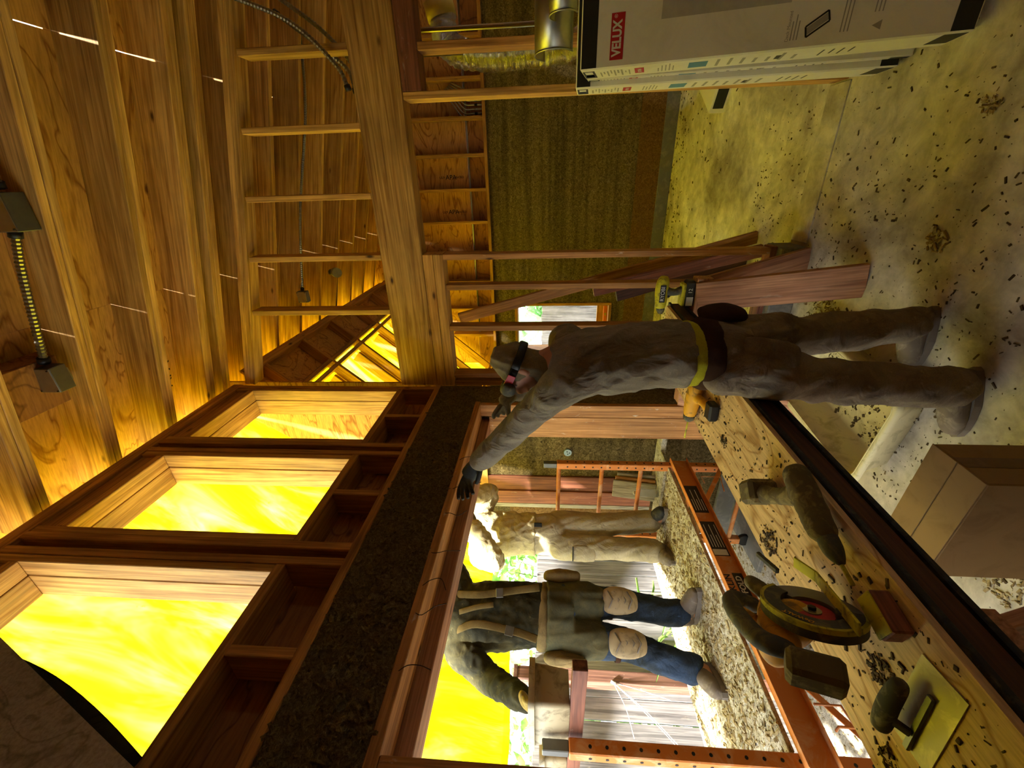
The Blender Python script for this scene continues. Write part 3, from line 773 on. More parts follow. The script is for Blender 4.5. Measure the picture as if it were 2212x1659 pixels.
oc = thing('outlet_cover', 'small round pale blue outlet cover on the dark outer wall', 'outlet cover', (-2.04, 2.855, 1.40))
tube('disc', [(-2.04, 2.86, 1.40), (-2.04, 2.845, 1.40)], 0.032, plain('pale_blue_plastic', '#9db4c4', 0.5), oc, 20)
for dx, dz in ((-.012, 0), (.012, .006), (0, -.014)):
    tube('screw', [(-2.04 + dx, 2.846, 1.40 + dz), (-2.04 + dx, 2.842, 1.40 + dz)], 0.005, BLACK, oc, 8)
STR = plain('white_string', '#cfcac4', 0.9)
st = thing('string_bundle', 'white string knotted on the brown post and hanging in three strands', 'string', (-3.2, 1.74, 1.1))
for e in ((-3.18, 1.40, 1.02), (-3.0, 1.30, 0.80), (-3.05, 1.22, 0.72), (-3.16, 1.62, 0.74)):
    tube('strand', [(-3.205, 1.735, 1.10), ((-3.205 + e[0]) / 2, (1.735 + e[1]) / 2, (1.10 + e[2]) / 2 - 0.02), e], 0.002, STR, st, 6, sub=4)
tube('knot', [(-3.203, 1.725, 1.085), (-3.203, 1.74, 1.115)], 0.010, STR, st, 8)
bs = slab('plastic_sheet', [(-2.95, 1.55, 0.02), (-2.70, 1.47, 0.10), (-2.55, 1.62, 0.03), (-2.75, 1.85, 0.0)], (0.1, 0.1, 1), 0.004, plain('pale_blue_sheet', '#a9bdd6', 0.35))
tag(bs, 'crumpled pale blue plastic sheet on the ground under the scaffold', 'plastic sheet')
# bits of tie wire poking out of the header
TW = plain('tie_wire', '#3a2d1c', 0.7, 0.5)
for k, (y, z) in enumerate(((0.75, 2.06), (0.95, 2.06), (1.06, 2.065), (1.22, 2.07), (1.45, 2.06), (1.62, 2.06), (1.86, 2.07))):
    q = Vector((X0 + 0.004, y, z)); R = random.Random(k)
    tube('tie_wire', [q, q + Vector((0.012, R.uniform(-.02, .02), -0.03)), q + Vector((0.012, R.uniform(-.03, .03), -0.07)), q + Vector((0.03, R.uniform(-.04, .04), -0.10 - 0.05 * R.random()))], 0.0016, TW, wl, 5, sub=3)

# ================================================================ BENCH AND TOOLS
bp = slab('bench_plank', [(-0.722, 2.56, 0.832), (-0.83, -0.30, 0.832), (-1.277, -0.30, 0.832), (-1.05, 2.56, 0.832)], (0, 0, 1), 0.018, PLYY)
bp.data.materials[0] = PLYY
tag(bp, 'long plywood bench plank strewn with hemp chips along the opening', 'bench')
BLKM = paint('black_membrane', '#141412', '#46443e', 0.7, 0.5, sc=30)
bj = thing('bench_joist', 'dark joist with black edges under the front of the bench plank', 'joist', (-0.77, 1.1, 0.75))
beam('web', (-0.735, 2.60, 0.784), (-0.842, -0.30, 0.784), 0.03, 0.06, wood('dark_stained_wood', '#3a2114', '#5c3823'), bj)
beam('edge_strip', (-0.732, 2.60, 0.823), (-0.839, -0.30, 0.823), 0.045, 0.016, BLKM, bj)
beam('edge_strip', (-0.732, 2.60, 0.746), (-0.839, -0.30, 0.746), 0.045, 0.016, BLKM, bj)
def sawhorse(label, x0, x1, y, top, feet, board):
    t = thing('sawhorse', label, 'sawhorse', ((x0 + x1) / 2, y, 0))
    box('top_beam', (x1, y - 0.045, top - 0.09), (x0, y + 0.045, top), LUMP, t)
    for fx, tx, s in feet:
        for sy in s:
            beam('leg', (tx, y + sy * 0.03, top - 0.01), (fx, y + sy * 0.26, 0.0), board, 0.032, LUMP, t, (0, 1, 0.3))
        slab('gusset', [(tx + 0.05, y - 0.05, top - 0.005), (tx + 0.05, y + 0.05, top - 0.005), (tx + 0.035, y + 0.16, top - 0.30), (tx + 0.035, y - 0.16, top - 0.30)], (1, 0, 0.1), 0.010, PLY, t) if False else None
    return t
sawhorse('brown wide-legged sawhorse under the far end of the bench plank', -0.53, -1.33, 2.46, 0.738, ((-0.50, -0.635, (-1, 1)), (-1.305, -1.255, (-1, 1))), 0.17)
sawhorse('sawhorse with narrow legs under the near end of the bench plank', -0.84, -1.26, 0.60, 0.738, ((-1.22, -1.18, (-1, 1)), (-0.98, -0.98, (1,))), 0.085)

DUSTY = paint('hemp_caked_plastic', '#5f5436', '#8f8050', 0.9, 0.95, sc=26, bstr=0.8)
YEL = paint('dusty_yellow_plastic', '#d39a22', '#4a3c1c', 0.75, 0.6, sc=22)
YELG = paint('lime_yellow_plastic', '#b7ae22', '#4a4524', 0.8, 0.6, sc=30)
OLIVE = paint('dirty_grey_plastic', '#47463a', '#7c7346', 0.7, 0.7, sc=24)
RED = plain('red_print', '#b3202c', 0.5)

# circular saw standing on the bench
sw = thing('circular_saw', 'dusty yellow and black circular saw on the bench plank', 'saw', (-0.94, 0.69, 0.85))
sc_, sn, stt = Vector((-0.95, 0.695, 0.958)), Vector((0.90, 0.43, 0)).normalized(), Vector((-0.43, 0.90, 0)).normalized()
def S(T, n, Z): return sc_ + (stt * T + sn * n + Vector((0, 0, Z))) * 0.88
def arc_plate(name, r0, r1, a0, a1, n0, n1, mat, parent, seg=40):
    V = []; F = []
    for i in range(seg + 1):
        a = math.radians(a0 + (a1 - a0) * i / seg)
        for r, n in ((r0, n0), (r1, n0), (r1, n1), (r0, n1)):
            V.append(S(r * math.cos(a), n, r * math.sin(a)))
    for i in range(seg):
        b = i * 4
        for j in range(4): F.append((b + j, b + 4 + j, b + 4 + (j + 1) % 4, b + (j + 1) % 4))
    F += [(0, 1, 2, 3), (seg * 4 + 3, seg * 4 + 2, seg * 4 + 1, seg * 4)]
    o = poly(name, V, F, mat, parent)
    bm = bmesh.new(); bm.from_mesh(o.data); bmesh.ops.recalc_face_normals(bm, faces=list(bm.faces)); bm.to_mesh(o.data); bm.free()
    return o
gd = arc_plate('upper_guard', 0.072, 0.120, 20, 250, -0.012, 0.022, OLIVE, sw)
arc_plate('guard_rim', 0.112, 0.1212, 20, 250, 0.010, 0.0235, YELG, gd)
arc_plate('lower_guard', 0.055, 0.118, 230, 385, -0.008, 0.016, plain('grey_magnesium', '#77766e', 0.5, 0.4), sw)
tube('blade', [S(0, -0.002, 0), S(0, 0.001, 0)], 0.094, DSTEEL, sw, 48, smooth=False)
tube('flange', [S(0, 0.001, 0), S(0, 0.006, 0)], 0.046, RED, sw, 32, smooth=False)
tube('flange_washer', [S(0, 0.004, 0), S(0, 0.010, 0)], 0.020, STEEL, sw, 20)
tube('arbor_bolt', [S(0, 0.010, 0), S(0, 0.018, 0)], 0.009, BLACK, sw, 6, smooth=False)
beam('shoe', S(-0.15, 0.045, -0.015), S(0.12, 0.045, -0.085), 0.03, 0.006, YELG, sw, (0, 0, 1))
beam('shoe', S(0.12, 0.045, -0.085), S(0.22, 0.045, -0.080), 0.03, 0.006, YELG, sw, (0, 0, 1))
fuse('motor_body', [([S(0.02, -0.03, 0.03), S(0.06, -0.10, 0.05), S(0.08, -0.16, 0.05)], [0.05, 0.048, 0.042]), ([S(0.13, -0.05, 0.03), S(0.03, -0.06, 0.08), S(-0.05, -0.06, 0.09)], [0.034, 0.038, 0.032])], 0.007, YEL, sw)
fuse('rear_handle', [([S(0.14, -0.06, 0.08), S(0.18, -0.06, 0.13), S(0.10, -0.06, 0.155), S(-0.03, -0.06, 0.15), S(-0.07, -0.06, 0.10)], [0.020, 0.022, 0.024, 0.024, 0.022])], 0.006, OLIVE, sw)
tube('trigger', [S(0.10, -0.055, 0.135), S(0.06, -0.055, 0.118)], 0.010, YEL, sw, 8)
fuse('front_knob', [([S(0.11, -0.03, 0.03), S(0.16, -0.025, 0.045), S(0.21, -0.02, 0.06)], [0.014, 0.022, 0.019])], 0.005, DUSTY, sw)
beam('battery', S(-0.11, -0.07, 0.13), S(-0.16, -0.07, 0.02), 0.07, 0.06, DUSTY, sw, (0, 1, 0.4), 0.01)
beam('depth_lever', S(0.20, 0.02, -0.02), S(0.29, 0.04, 0.0), 0.016, 0.012, OLIVE, sw)
tube('pivot_boss', [S(-0.05, 0.014, -0.05), S(-0.05, 0.034, -0.05)], 0.017, OLIVE, sw, 16)
nm = S(-0.062, 0.0228, 0.072); tx = (stt * 0.75 + Vector((0, 0, 0.66))).normalized()
pl = beam('name_plate', nm - tx * 0.028, nm + tx * 0.028, 0.020, 0.001, BLACK, sw, sn, 0)
text('lettering', 'DeWALT', 0.0155, frame(nm + sn * 0.0008, tx, sn), YEL, pl, 0.0004, 0.0003)
wbk = thing('timber_offcut', 'small dusty timber offcut lying beside the circular saw', 'wood block', (-0.80, 0.62, 0.85))
beam('block', (-0.845, 0.67, 0.872), (-0.865, 0.585, 0.872), 0.05, 0.043, LUMR, wbk, (0, 0, 1), 0.004)
beam('dust_layer', (-0.845, 0.668, 0.8955), (-0.865, 0.587, 0.8955), 0.046, 0.004, YELG, wbk, (0, 0, 1), 0.001)

# hemp-caked cordless drill lying on the bench
dr = thing('cordless_drill', 'cordless drill caked in hemp lime lying on the bench plank', 'drill', (-0.85, 0.95, 0.85))
beam('battery', (-0.905, 1.13, 0.905), (-0.955, 1.075, 0.905), 0.085, 0.09, DUSTY, dr, (0, 0, 1), 0.012)
fuse('body', [([(-0.925, 1.09, 0.905), (-0.875, 1.02, 0.90), (-0.815, 0.955, 0.895)], [0.030, 0.024, 0.028]), ([(-0.765, 0.985, 0.892), (-0.80, 0.90, 0.892), (-0.825, 0.83, 0.892)], [0.034, 0.036, 0.033])], 0.006, DUSTY, dr, 0.002, 60)
fuse('chuck', [([(-0.825, 0.825, 0.89), (-0.838, 0.785, 0.89), (-0.845, 0.760, 0.888)], [0.024, 0.024, 0.015])], 0.005, OLIVE, dr)
tube('bit', [(-0.845, 0.765, 0.888), (-0.862, 0.705, 0.886)], 0.005, YELG, dr, 8)

# lime yellow drill on the sawhorse
d2 = thing('cordless_drill', 'lime yellow cordless drill standing upright on the sawhorse', 'drill', (-0.62, 2.46, 0.738))
beam('battery', (-0.545, 2.46, 0.765), (-0.695, 2.46, 0.765), 0.075, 0.052, BLACK, d2, (0, 0, 1), 0.01)
beam('battery_collar', (-0.56, 2.46, 0.800), (-0.69, 2.46, 0.800), 0.07, 0.022, YELG, d2, (0, 0, 1), 0.006)
box('battery_label', (-0.685, 2.421, 0.748), (-0.635, 2.4222, 0.785), WHITE, d2, 0)
text('lettering', '12', 0.030, frame((-0.600, 2.4212, 0.767), (1, 0, 0), (0, -1, 0)), WHITE, d2, 0.0005)
fuse('handle', [([(-0.60, 2.46, 0.80), (-0.615, 2.46, 0.85), (-0.60, 2.46, 0.91)], [0.024, 0.021, 0.026])], 0.006, OLIVE, d2)
fuse('motor_housing', [([(-0.545, 2.46, 0.915), (-0.60, 2.46, 0.92), (-0.69, 2.46, 0.915)], [0.034, 0.037, 0.032])], 0.006, YELG, d2)
box('name_plate', (-0.665, 2.4215, 0.905), (-0.565, 2.4235, 0.937), BLACK, d2, 0.002)
text('lettering', 'RYOBI', 0.030, frame((-0.615, 2.4210, 0.921), (1, 0, 0), (0, -1, 0)), WHITE, d2, 0.0005)
lathe('chuck', [(0, 0.024), (0.03, 0.024), (0.05, 0.014)], (-0.69, 2.46, 0.915), (-1, 0, -0.08), OLIVE, d2, 16)
tube('bit', [(-0.735, 2.46, 0.911), (-0.82, 2.46, 0.902)], 0.004, YELG, d2, 8)
tube('trigger', [(-0.628, 2.46, 0.885), (-0.642, 2.46, 0.873)], 0.009, BLACK, d2, 8)
# orange impact driver near the worker's hip
d3 = thing('impact_driver', 'orange impact driver with a long bit lying beside the grey-shirted worker', 'driver', (-0.98, 1.80, 0.85))
fuse('body', [([(-0.90, 1.80, 0.885), (-0.97, 1.805, 0.888), (-1.05, 1.812, 0.888)], [0.034, 0.036, 0.030]), ([(-0.95, 1.80, 0.88), (-0.94, 1.72, 0.872), (-0.93, 1.65, 0.872)], [0.024, 0.02, 0.022])], 0.006, YEL, d3)
lathe('nose', [(0, 0.028), (0.03, 0.026), (0.045, 0.012)], (-1.05, 1.812, 0.888), (-1, 0.08, 0), OLIVE, d3, 16)
tube('bit', [(-1.09, 1.815, 0.888), (-1.20, 1.825, 0.886)], 0.004, YELG, d3, 8)
beam('battery', (-0.93, 1.65, 0.872), (-0.925, 1.59, 0.872), 0.08, 0.042, BLACK, d3, (0, 0, 1), 0.008)
# steel trowel
tw = thing('plaster_trowel', 'steel plastering trowel with caked grey handle on the bench plank', 'trowel', (-0.96, 0.50, 0.85))
o = slab('blade', [(-0.862, 0.553, 0.851), (-0.850, 0.458, 0.851), (-1.062, 0.440, 0.851), (-1.072, 0.540, 0.851)], (0, 0, 1), 0.0025, paint('dusty_steel', '#a49a72', '#cfc08a', 0.8, 0.5, 0.3), tw)
beam('rib', (-1.065, 0.486, 0.858), (-0.91, 0.500, 0.858), 0.014, 0.008, DSTEEL, tw, (0, 0, 1), 0.002)
beam('rib_neck', (-1.02, 0.490, 0.862), (-1.02, 0.515, 0.885), 0.016, 0.012, DSTEEL, tw, (0, 0, 1), 0.002)
fuse('handle', [([(-0.935, 0.532, 0.884), (-0.99, 0.528, 0.888), (-1.055, 0.522, 0.884)], [0.017, 0.020, 0.019])], 0.005, paint('caked_grey_handle', '#4b4a44', '#87816a', 0.8, 0.95, sc=30), tw)

# ================================================================ ON THE FLOOR
open_tub('mixing_tub', 'pale plastic mixing tub with hemp residue on the floor under the bench', (-1.03, 1.985, 0.0), (0.16, 1, 0), 0.375, 0.225, 0.17, 0.86, TUBW, 0.022)
cbm = paint('brown_cardboard', '#94774a', '#7b6038', 0.6, 0.85, sc=8)
cb = thing('cardboard_box', 'closed brown cardboard box on the floor beside the bench', 'box', (-0.95, 1.06, 0))
M_ = Matrix.Translation((-0.955, 1.065, 0)) @ Matrix.Rotation(math.radians(-3), 4, 'Z')
def cbx(n, lo, hi, mat, bev=0.002):
    o = box(n, lo, hi, mat, None, bev); o.matrix_basis = M_ @ o.matrix_basis; adopt(o, cb); return o
cbx('side_walls', (-0.19, -0.09, 0), (0.19, 0.09, 0.41), cbm, 0.004)
cbx('top_flap', (-0.19, -0.0895, 0.4105), (0.19, -0.002, 0.4145), cbm)
cbx('top_flap', (-0.19, 0.002, 0.4105), (0.19, 0.0895, 0.4145), cbm)
cbx('side_flap', (-0.20, -0.088, 0.395), (-0.192, 0.088, 0.413), cbm)
cbx('packing_tape', (0.1905, -0.022, 0.02), (0.1912, 0.022, 0.41), paint('brown_tape', '#6d5330', '#856a44', 0.5, 0.3))

# ---- skylight cartons
WCARD = paint('white_carton', '#dedace', '#c8c2b2', 0.5, 0.6, sc=4, bstr=0.05)
GPRINT = plain('grey_print', '#9a958a', 0.6)
DPRINT = plain('dark_print', '#23231f', 0.55)
BPRINT = plain('blue_print', '#4f86ab', 0.55)
LPRINT = plain('light_grey_print', '#b2ada1', 0.6)
def carton(label, xl, yb, th, t, L, wd, detail=2, rz=0.0):
    th = math.radians(th); u = Vector((0, math.sin(th), math.cos(th))); n = Vector((0, -math.cos(th), math.sin(th))); x = Vector((1, 0, 0))
    base = Vector((xl, yb, 0)); root = thing('skylight_carton', label, 'carton', (xl + wd / 2, yb, 0))
    def q(a, b, c): return base + x * a + n * b + u * c
    def bar(nm, a0, a1, b0, b1, c0, c1, mat, par=root):
        return beam(nm, q((a0 + a1) / 2, (b0 + b1) / 2, c0), q((a0 + a1) / 2, (b0 + b1) / 2, c1), a1 - a0, b1 - b0, mat, par, n, 0)
    body = beam('carton_body', q(wd / 2, t / 2, 0), q(wd / 2, t / 2, L), wd, t, WCARD, root, n, 0.006)
    e = 0.0008
    if detail:
        bar('black_band', 0.006, wd - 0.006, t, t + e, 1.362, L - 0.006, DPRINT); bar('black_band', 0.006, wd - 0.006, t, t + e, 0.006, 0.075, DPRINT)
        bar('grey_panel', 0.15, wd - 0.02, t, t + e, 0.62, 1.10, LPRINT)
        bar('red_logo_patch', 0.028, 0.191, t, t + e * 1.5, 1.248, 1.305, RED)
        text('logo_lettering', 'VELUX', 0.052, frame(q(0.103, t + e * 1.6, 1.2765), (1, 0, 0), n) @ Matrix.Diagonal((0.80, 1, 1, 1)), WHITE, root, 0.0004, 0.0018)
        text('logo_mark', '\u00ae', 0.018, frame(q(0.180, t + e * 1.6, 1.285), (1, 0, 0), n), WHITE, root, 0.0003)
        # picture of a roof window
        for a0, c0, a1, c1 in ((0.035, 0.545, 0.080, 0.475), (0.080, 0.475, 0.112, 0.485), (0.112, 0.485, 0.068, 0.553), (0.068, 0.553, 0.035, 0.545)):
            beam('window_picture', q(a0, t + 0.0006, c0), q(a1, t + 0.0006, c1), 0.006, 0.001, DPRINT, root, n, 0)
        beam('window_picture', q(0.052, t + 0.0004, 0.548), q(0.096, t + 0.0004, 0.481), 0.022, 0.0006, GPRINT, root, n, 0)
        for k in range(3):
            bar('small_print', 0.03, 0.09 + 0.02 * (k % 2), t, t + e, 0.575 + k * 0.011, 0.579 + k * 0.011, GPRINT)
        text('small_lettering', 'Deck Mounted', 0.016, frame(q(0.075, t + e, 0.612), (1, 0, 0), n), GPRINT, root, 0.0003)
        for k in range(3):
            bar('small_print', 0.04, 0.16, t, t + e, 0.405 + k * 0.012, 0.409 + k * 0.012, GPRINT)
            bar('small_print', 0.09, 0.20, t, t + e, 0.305 + k * 0.012, 0.309 + k * 0.012, GPRINT)
        slab('warning_triangle', [q(0.035, t, 0.30), q(0.065, t, 0.30), q(0.05, t, 0.33)], n, e, GPRINT, root)
    # printed edge facing the room
    def sb(nm, b0, b1, c0, c1, mat): return bar(nm, -e, 0, b0 * t / 0.2, b1 * t / 0.2, c0, c1, mat)
    sb('corner_print', 0.03, 0.17, L - 0.062, L - 0.008, DPRINT); sb('corner_picture', 0.05, 0.10, L - 0.054, L - 0.016, BPRINT)
    bar('corner_label', -e * 1.6, -e, 0.11 * t / 0.2, 0.16 * t / 0.2, L - 0.052, L - 0.018, WHITE)
    sb('edge_logo', 0.05, 0.15, 1.155, 1.196, RED)
    text('edge_lettering', 'VELUX', 0.022, frame(q(-e * 1.2, 0.10 * t / 0.2, 1.175), -n, (-1, 0, 0)), WHITE, root, 0.0003, 0.0004)
    R = random.Random(int(yb * 100))
    for k in range(9):
        c = 1.345 - k * 0.016
        sb('barcode_line', 0.04 + 0.05 * (k % 2), 0.09 + 0.06 * R.random() + 0.02, c, c + 0.004 + 0.004 * R.random(), GPRINT)
    sb('edge_photo', 0.05, 0.15, 0.888, 0.965, BPRINT)
    for k in range(12):
        c = 1.09 - k * 0.016 if k < 5 else 0.84 - (k - 5) * 0.05
        sb('edge_text', 0.04, 0.10 + 0.07 * R.random(), c, c + (0.005 if k < 5 else 0.012), GPRINT)
    for k in range(4):
        sb('edge_drawing', 0.05 + 0.02 * (k % 2), 0.14, 0.45 - k * 0.035, 0.456 - k * 0.035, DPRINT)
    sb('edge_drawing', 0.06, 0.12, 0.60, 0.62, DPRINT)
    sb('foot_print', 0.05, 0.19, 0.012, 0.085, DPRINT)
    return root
carton('front white skylight carton with red logo leaning toward the closet studs', 0.436, 2.23, 12.7, 0.20, 1.435, 0.80, 2)
carton('rear white skylight carton leaning on the doorway trimmer', 0.405, 2.605, 6.4, 0.19, 1.435, 0.80, 1)
carton('thin white carton squeezed between the two skylight cartons', 0.432, 2.400, 7.2, 0.030, 1.40, 0.76, 0)
fb = thing('flat_carton', 'flat white carton with a black edge lying in the far room', 'carton', (0.95, 4.75, 0))
Mf = Matrix.Translation((1.14, 4.85, 0)) @ Matrix.Rotation(math.radians(-32), 4, 'Z')
for n_, lo, hi, mt in (('carton_body', (-0.40, -0.60, 0), (0.40, 0.60, 0.13), WCARD), ('black_edge', (-0.36, -0.602, 0.02), (0.36, -0.598, 0.11), DPRINT), ('black_edge', (-0.402, -0.56, 0.02), (-0.398, 0.56, 0.11), DPRINT), ('printed_patch', (-0.30, -0.2, 0.13), (0.0, 0.1, 0.1308), GPRINT)):
    o = box(n_, lo, hi, mt, None, 0.003 if mt is WCARD else 0); o.matrix_basis = Mf @ o.matrix_basis; adopt(o, fb)
lp = beam('loose_board', (0.50, 2.99, 0.0), (0.47, 3.02, 1.15), 0.05, 0.02, LUMO, None, (0, 1, 0)); tag(lp, 'orange timber board leaning behind the skylight cartons', 'board')

# ---- boards leaning behind the partition
for k, (a, b, w, m, lab) in enumerate((((-0.52, 3.30, 0.0), (-0.80, 3.28, 1.22), 0.09, LUMR, 'reddish board leaning behind the first partition stud'),
                                   ((-0.60, 3.52, 0.0), (-0.86, 3.40, 1.02), 0.12, MATS['dark_stained_wood'], 'dark board leaning low behind the partition studs'),
                                   ((-0.40, 3.95, 0.9), (-1.06, 3.42, 2.30), 0.09, LUMO, 'long diagonal board propped behind the partition near the ceiling'))):
    if k == 2: a, b = (-0.44, 3.42, 0.0), (-1.06, 3.42, 2.33)
    tag(beam('leaning_board', a, b, w, 0.035, m, None, (0, 1, 0.2)), lab, 'board')

# ---- ducts
FOIL, _nt, _o = newmat('crinkled_foil')
_v = coords(_nt, (1, 1, 1), rnd=False); _n = noise_tex(_nt, coords(_nt, (1, 1, 3), rnd=False), 38, 4, 0.7, 1.2)
finish(_nt, _o, hx('#cfcac0'), 0.14, _n, 1.0, 0.05, metal=1.0)
fd = thing('foil_duct', 'crinkled silver foil flexible duct behind the closet studs', 'duct', (0.74, 3.22, 1.0))
pts = catmull([(0.92, 3.25, 2.24), (0.76, 3.22, 2.20), (0.70, 3.22, 2.02), (0.70, 3.22, 1.75), (0.73, 3.22, 1.45), (0.86, 3.22, 1.15), (0.95, 3.22, 0.9)], 16)
tube('duct_hose', pts, [0.080 + 0.007 * random.Random(i).uniform(-1, 1) for i in range(len(pts))], FOIL, fd, 28)
lathe('duct_collar', [(0, 0.09), (0.09, 0.09)], (0.90, 3.25, 2.235), (1, 0, 0.25), plain('yellow_collar', '#c9b24a', 0.5), fd, 28)
box('hanger_strap', (0.69, 3.12, 2.10), (0.71, 3.125, 2.43), STEEL, fd, 0)
def halfpipe(label, c, ax, r, L, a0, a1, m):
    t = thing('duct_offcut', label, 'sheet metal', c); c = Vector(c); ax = Vector(ax).normalized(); u = Vector((0, 0, 1)); u = (u - ax * ax.dot(u)).normalized(); w = ax.cross(u)
    V = []; F = []; n = 18
    for i in range(n + 1):
        a = math.radians(a0 + (a1 - a0) * i / n)
        for l in (0, L):
            for rr in (r, r - 0.002): V.append(c + ax * l + w * rr * math.cos(a) + u * rr * math.sin(a))
    for i in range(n):
        b = i * 4; F += [(b, b + 4, b + 6, b + 2), (b + 1, b + 3, b + 7, b + 5), (b, b + 1, b + 5, b + 4), (b + 2, b + 6, b + 7, b + 3)]
    F += [(0, 2, 3, 1), (n * 4, n * 4 + 1, n * 4 + 3, n * 4 + 2)]
    poly('curved_sheet', V, F, m, t, True)
    e = c + ax * 0.01
    tube('hemmed_edge', [c + ax * 0.003 + w * r * math.cos(math.radians(a0 + (a1 - a0) * i / n)) + u * r * math.sin(math.radians(a0 + (a1 - a0) * i / n)) for i in range(n + 1)], 0.003, m, t, 6)
    return t
halfpipe('larger curved sheet metal duct piece resting on the skylight cartons', (0.55, 2.60, 1.555), (1, 0.06, 0.0), 0.10, 0.45, -60, 150, STEEL)
halfpipe('smaller curved sheet metal duct piece in front of the larger one', (0.66, 2.44, 1.52), (1, 0.05, 0.03), 0.065, 0.40, -70, 150, STEEL)
tube_ = tube('closet_conduit', [(0.78, 2.97, 2.38), (0.78, 2.97, 1.62), (0.80, 2.98, 1.50), (0.95, 3.02, 1.44)], 0.013, STEEL, None, 10, sub=5); tag(tube_, 'bent steel conduit standing between the closet studs', 'conduit')

# ---- conduits in the far wall bay
for k in range(7):
    x = 0.86 - 0.035 * k if False else 0.98 - 0.045 * k
    z1 = 2.52
    o = thing('wall_conduit', ['first', 'second', 'third', 'fourth', 'fifth', 'sixth', 'seventh'][k] + ' steel conduit from the right in the far wall bay', 'conduit', (x, YF + 0.03, 2.38), 'conduits in the far wall bay')
    tube('pipe', [(x, YF + 0.03, 2.375), (x, YF + 0.03, 2.49), (x + 0.01, YF + 0.03, 2.56 + 0.012 * k), (x + 0.05 + 0.02 * k, YF + 0.03, 2.64 + 0.02 * k), (x + 0.10 + 0.03 * k, YF + 0.03, 2.75 + 0.02 * k)], 0.009, STEEL, o, 8, sub=4)
    tube('coupling', [(x, YF + 0.03, 2.44), (x, YF + 0.03, 2.475)], 0.014, BLACK if k % 2 else STEEL, o, 10)

# ---- flexible conduit and junction boxes under the roof
FLEX, _nt, _o = newmat('flexible_steel_conduit')
finish(_nt, _o, hx('#8a8574'), 0.35, None, metal=0.9)
def flex(label, pts, r=0.012):
    c = catmull(pts, 40 if len(pts) < 4 else 26); 
    L = sum((c[i + 1] - c[i]).length for i in range(len(c) - 1)); m = max(12, int(L / 0.009)); out = []; acc = 0; i = 0
    P = []
    for k in range(m + 1):
        d = L * k / m
        while i < len(c) - 2 and acc + (c[i + 1] - c[i]).length < d: acc += (c[i + 1] - c[i]).length; i += 1
        seg = (c[i + 1] - c[i]).length or 1; P.append(c[i].lerp(c[i + 1], min(1, (d - acc) / seg)))
    t = thing('flexible_conduit', label, 'conduit', P[0])
    tube('armoured_sheath', P, [r * (1.12 if k % 2 else 0.86) for k in range(len(P))], FLEX, t, 8, smooth=False)
    for e, f in ((0, 3), (-1, -4)):
        tube('connector', [P[e], P[f]], r * 1.5, BLACK, t, 8)
    return t
flex('corrugated steel conduit between the two junction boxes under the near rafters', [(-0.135, 1.715, 3.85), (-0.30, 1.70, 3.90), (-0.55, 1.66, 3.93), (-0.72, 1.66, 3.985)], 0.016)
flex('short corrugated conduit running out of the top of the frame', [(0.03, 1.70, 3.80), (0.25, 1.68, 3.74), (0.6, 1.70, 3.62)], 0.016)
flex('upper dark conduit looping over the header beam', [(0.95, 2.775, 3.36), (0.80, 2.77, 2.98), (0.60, 2.765, 2.76), (0.48, 2.77, 2.71)])
flex('middle dark conduit curving down behind the gable studs', [(0.90, 2.96, 3.15), (0.74, 2.97, 2.93), (0.62, 2.97, 2.78), (0.50, 2.975, 2.75)])
flex('lower dark conduit reaching the header beam beside the gable stud', [(1.02, 3.02, 3.2), (0.85, 3.03, 2.95), (0.70, 3.03, 2.80), (0.56, 3.03, 2.72)])
flex('long conduit hung across the far-room rafters', [(1.3, 4.06, 3.52), (0.6, 4.00, 3.60), (-0.2, 3.75, 3.72), (-0.85, 3.62, 3.80)], 0.011)
def jbox(label, c, s):
    c = Vector(c); t = thing('junction_box', label, 'junction box', c)
    box('steel_body', c - Vector((s, s * 0.6, s * 0.85)), c + Vector((s, s * 0.6, s * 0.85)), DSTEEL, t, 0.003)
    cov = box('cover_plate', c + Vector((-s * 0.97, -s * 0.6 - 0.0025, -s * 0.83)), c + Vector((s * 0.97, -s * 0.6, s * 0.83)), STEEL, t, 0.001)
    for i in (-1, 1):
        for j in (-1, 1):
            tube('screw', [c + Vector((i * s * 0.85, -s * 0.6 - 0.002, j * s * 0.7)), c + Vector((i * s * 0.85, -s * 0.6 - 0.006, j * s * 0.7))], 0.004, BLACK, cov, 8)
    box('mounting_bracket', c + Vector((-s * 0.5, s * 0.6, -s * 0.5)), c + Vector((s * 0.5, s * 0.6 + 0.02, s * 0.9)), STEEL, t, 0.001)
    return t
jbox('square steel junction box on the rafter nearest the clerestory', (-0.80, 1.66, 3.985), 0.062)
jbox('steel junction box cut by the top of the picture', (-0.06, 1.71, 3.83), 0.075)
jbox('small junction box among the far-room rafters', (-0.90, 3.60, 3.79), 0.05)
rb = thing('round_box', 'small round metal light box under the far-room rafters', 'light box', (-0.80, 4.4, 3.75)); lathe('can', [(0, 0.05), (0.05, 0.05)], (-0.82, 4.30, 3.80), (0, -0.7, -0.7), STEEL, rb, 20)
lathe('mount', [(0, 0.03), (0.06, 0.03)], (-0.82, 4.29, 3.80), (0, 0.2, 0.9), DSTEEL, rb, 12)
# mounting block behind the near junction box
mb = beam('blocking', (-0.70, 1.58, 4.05), (-0.95, 1.58, 4.10), 0.30, 0.10, PLYB, ce, RN)

